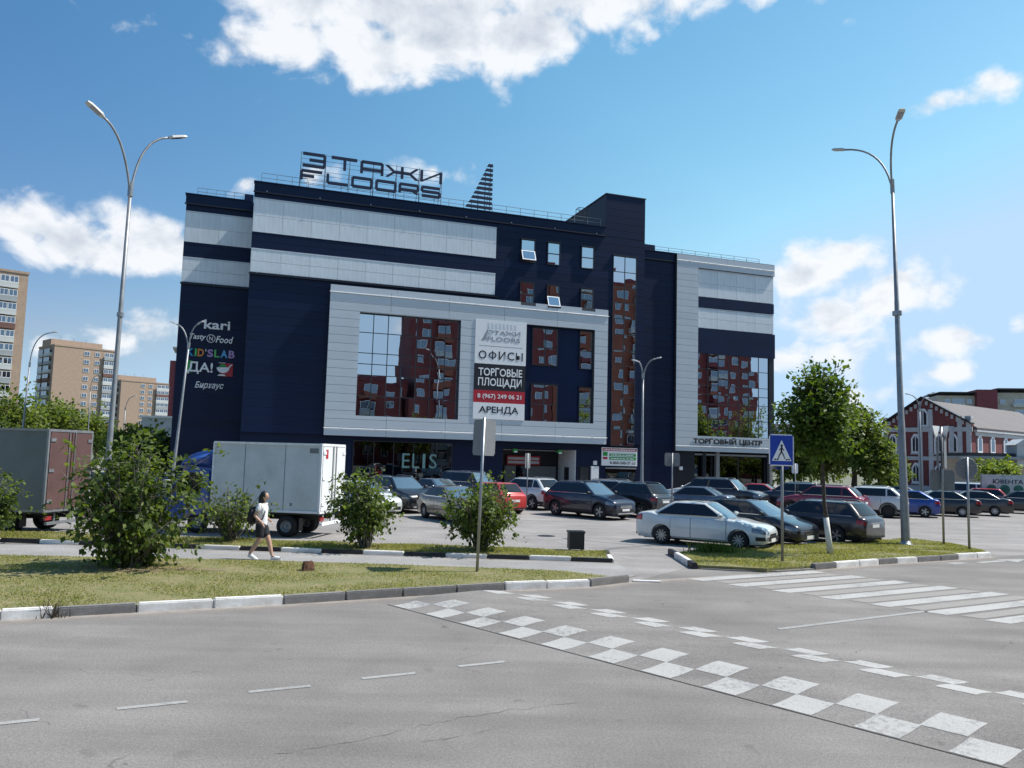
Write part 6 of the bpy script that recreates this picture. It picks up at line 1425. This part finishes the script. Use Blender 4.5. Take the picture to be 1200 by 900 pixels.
for z, h in ((3.55, .4), (6.55, .45), (0, .9)): MB().box(-FW-.02, .1, -.12, .0, z, z+h).build('string_course', MATS['stucco_grey'], hs)
MB().box(-.02, .12, .0, SL, 3.55, 3.95).build('string_course', MATS['stucco_grey'], hs)
def arch_window(par, w, h, loc, rz):
    root = MB().prism([(-w/2-.16, -.12), (w/2+.16, -.12), (w/2+.16, h*.82), (w/4, h+.18), (-w/4, h+.18), (-w/2-.16, h*.82)], -.1, .02, 'y').build('window', MATS['white_trim'], par, loc); root.rotation_euler = (0, 0, rz)
    for s in (-1, 1): MB().prism([(s*.05, .08), (s*(w/2-.03), .08), (s*(w/2-.03), h*.78), (s*.05, h-.02)], -.12, -.101, 'y').build('pane', MATS['house_glass'], root)
    MB().box(-w/2-.22, w/2+.22, -.2, -.0, -.24, -.12).build('sill', MATS['stucco_grey'], root)
for x in (-8.05, -5.9+.3, -3.2, -1.75): arch_window(hs, .62, 1.75, (x, -.02, 4.4), 0); arch_window(hs, .62, 1.85, (x, -.02, 1.25), 0)
arch_window(hs, .75, 1.6, (-FW/2-.2, -.02, 7.2), 0)
for y in (1.6, 4.6, 7.8, 11.0, 14.2, 17.4): arch_window(hs, .75, 1.5, (.02, y, 4.55), math.pi/2); arch_window(hs, .75, 1.5, (.02, y, 1.3), math.pi/2)
ac = MB().box(.02, .4, 9.2, 10.1, 4.3, 4.95).build('air_conditioner', MATS['white_trim'], hs)
# second roof behind
c = at(1178, 555, 98); c.z = 0; t = thing('brick_house', 'low maroon house with a long dark roof edge behind the gabled one', 'building', c, math.atan2(-.8, .6)); MB().prism([(-12, 0), (0, 0), (0, 7), (-6, 10.5), (-12, 7)], 0, 20, 'y').build('wall', MATS['maroon_brick'], t)
MB().add([(-12.5, -.3, 6.9), (-6, -.3, 10.8), (.5, -.3, 6.9), (-12.5, 20.3, 6.9), (-6, 20.3, 10.8), (.5, 20.3, 6.9), (-6, -.3, 10.4), (-6, 20.3, 10.4), (-12.5, -.3, 6.5), (.5, -.3, 6.5)], [(0, 1, 4, 3), (1, 2, 5, 4), (0, 8, 6, 1), (1, 6, 9, 2)]).build('roof', MATS['roof_dark'], t)
# low kiosks, their roofs, sign; printed fence
c = at(1143, 575, 66); c.z = 0; t = thing('kiosk_row', 'low cream kiosk row with flat grey roofs before the brick house', 'building', c, R(-6)); kz = at(1160, 538, 66).z
MB().box(0, 16, 0, 6, 0, kz).build('wall', MATS['cream'], t); MB().box(-.8, 16.5, -.9, 6, kz, kz+.22).build('roof', MATS['grey_panel_old'], t); MB().box(-.7, 16.4, -.5, 5.5, kz+.22, kz+.5).build('roof_upstand', MATS['roof_dark'], t)
MB().box(3.0, 4.1, -.7, 1, kz-.6, kz+1.2).prism([(2.8, kz+1.2), (4.3, kz+1.2), (3.55, kz+1.7)], -.8, 1.1, 'y').build('chimney', MATS['stucco_grey'], t)
MB().box(5.2, 9.0, -.98, -.9, kz-1.2, kz-.3).build('sign_board', MATS['sign_white'], t); text('lettering', 'РЕКЛАМА', MATS['sign_black'], t, 5.4, -1.0, kz-1.0, 3.3, .5, extrude=.01, bold=.01)
for x in (1.2, 2.2): MB().box(x, x+.6, -.04, .0, 1.2, 2.6).build('pane', MATS['house_glass'], t)
MB().box(-.2, 2.2, -.6, .0, .6, 1.2).build('yellow_awning', M('awning_yellow', (.55, .38, .04), .6, var=.05), t)
c = at(1151, 590, 55); c.z = 0; t = thing('printed_fence', 'fence panel printed with pale figures and green discs beside parked cars', 'fence', c, R(-10)); fh = at(1160, 556, 55).z; M('fence_print', (.36, .44, .44), .6, scale=1.3, col2=(.60, .63, .62)); M('disc_green', (.03, .16, .12), .5, var=.3)
MB().box(0, 9, -.04, .04, .1, fh).build('panel', MATS['fence_print'], t)
for x in (0, 3, 6, 9): MB().box(x-.05, x+.05, .0, .1, 0, fh+.05).build('post', MATS['steel'], t)
text('lettering', 'ЮВЕНТА', MATS['letter_navy'], t, .7, -.05, fh-.6, 1.9, .3, extrude=.006, bold=.008)
for i in range(5): MB().lathe([(0, -.012), (.3, -.01), (.32, 0)], 18, 'y', (.6+i*.85, -.045, 1.45)).build('disc', MATS['disc_green'], t)
# far apartment house on the right, pink block
c = at(1098, 550, 235); c.z = 0; t = thing('apartment_block', 'maroon and cream terraced apartment block behind the brick house roofs', 'building', c, R(-12), 'apartment blocks on the skyline'); zt_ = at(1150, 457, 235).z
MB().box(.5, 10.6, 0, 14, 0, zt_-2.0).build('wall', MATS['cream'], t); MB().box(10.6, 16, -2, 14, 0, zt_-.3).build('stair_tower', MATS['maroon_paint'], t); MB().box(16, 60, 0, 14, 0, zt_-1.0).build('wall', MATS['cream'], t); MB().box(-1.2, 2.2, -.8, 14, 0, zt_-4.5).build('maroon_wing', MATS['maroon_paint'], t)
MB().box(.8, 10.4, -1.5, 15, zt_-1.3, zt_-1.0).box(2, 10, 1, 13, zt_-2, zt_-1.3).build('flat_roof', MATS['roof_dark'], t); MB().box(16.2, 62, -1.5, 15, zt_-.2, zt_+.2).box(18, 58, 1, 13, zt_-1.0, zt_-.2).build('flat_roof', MATS['roof_dark'], t)
for k in range(7):
    z = zt_-5-k*3
    for x in (3.2, 9.2, 18, 29, 40): window(t, 1.4, 1.4, (x, -.02, z+.6))
    for x0, x1 in ((4.6, 7.8), (20.5, 25), (32, 37)): ubox('balcony', MATS['pale_panel'], t, x0, x1, -1.1, 0, z-.2, z+.8); window(t, 3.2, 1.3, ((x0+x1)/2, -.02, z+.8))
c = at(906, 545, 250); c.z = 0; t = thing('apartment_block', 'distant pink and white apartment block between the shopping centre and the trees', 'building', c, R(0), 'apartment blocks on the skyline'); zt_ = at(915, 497, 250).z
MB().box(-8, 5.5, 0, 12, 0, zt_).build('wall', M('pink_wall', (.42, .2, .2), .85, var=.1, scale=.3), t)
for k in range(4):
    for x in (-1, 2, 4.2): window(t, 1.3, 1.5, (x, -.02, zt_-2.6-k*3))
    ubox('white_band', MATS['pale_panel'], t, -8, 5.5, -.1, 0, zt_-.9-k*3, zt_-.5-k*3)

# red apartment house across the road, standing behind the camera: it shows in the mirrored windows
M('red_render', (.24, .055, .05), .8, var=.12, scale=.25); M('orange_render', (.32, .10, .06), .8, var=.1, scale=.3)
def opposite(label, x, y, yaw, w, n, mat, seed, steps=0):
    rr = random.Random(seed); t = thing('apartment_house', label, 'building', (x, y, 0), yaw, 'red apartment house across the road'); H = n*3.0+1.5
    MB().box(0, w, 0, 14, 0, H).build('wall', MATS[mat], t); MB().box(-.2, w+.2, -.3, 14.2, H, H+.8).build('parapet', MATS['maroon_paint'], t)
    MB().box(w*.3, w*.6, 2, 10, H+.8, H+3.5).build('lift_house', MATS[mat], t)
    nc = int(w/4)
    for k in range(n):
        for i in range(nc):
            x0 = (i+.5)*w/nc; z = 1.2+k*3
            if i % 3 == 1: ubox('balcony', MATS[rr.choice(['pale_panel', 'grey_panel_old', 'orange_render', 'maroon_paint'])], t, x0-1.7, x0+1.7, 14, 15.2, z-.2, z+.9); window(t, 3.2, 1.5, (x0, 14.9, z+.9), math.pi)
            else: window(t, rr.choice([1.5, 1.9]), 1.6, (x0, 14.03, z+.7), math.pi)
    return t
# front faces local +y side (towards the shopping centre)
oy = R(19); od = Vector((math.cos(oy), math.sin(oy), 0)); o0 = Vector((47, -40, 0))
opposite('red apartment house opposite, section of fourteen storeys', o0.x, o0.y, oy, 30, 14, 'red_render', 1)
q = o0+od*30.2; opposite('red apartment house opposite, lower section of twelve storeys', q.x, q.y, oy, 26, 13, 'orange_render', 2)
q = o0+od*56.4; opposite('red apartment house opposite, far section of thirteen storeys', q.x, q.y, oy, 30, 12, 'red_render', 3)
q = o0-od*26.2-Vector((0, 3, 0)); opposite('red low wing of the apartment house opposite with five storeys', q.x, q.y, oy, 26, 5, 'red_render', 4)
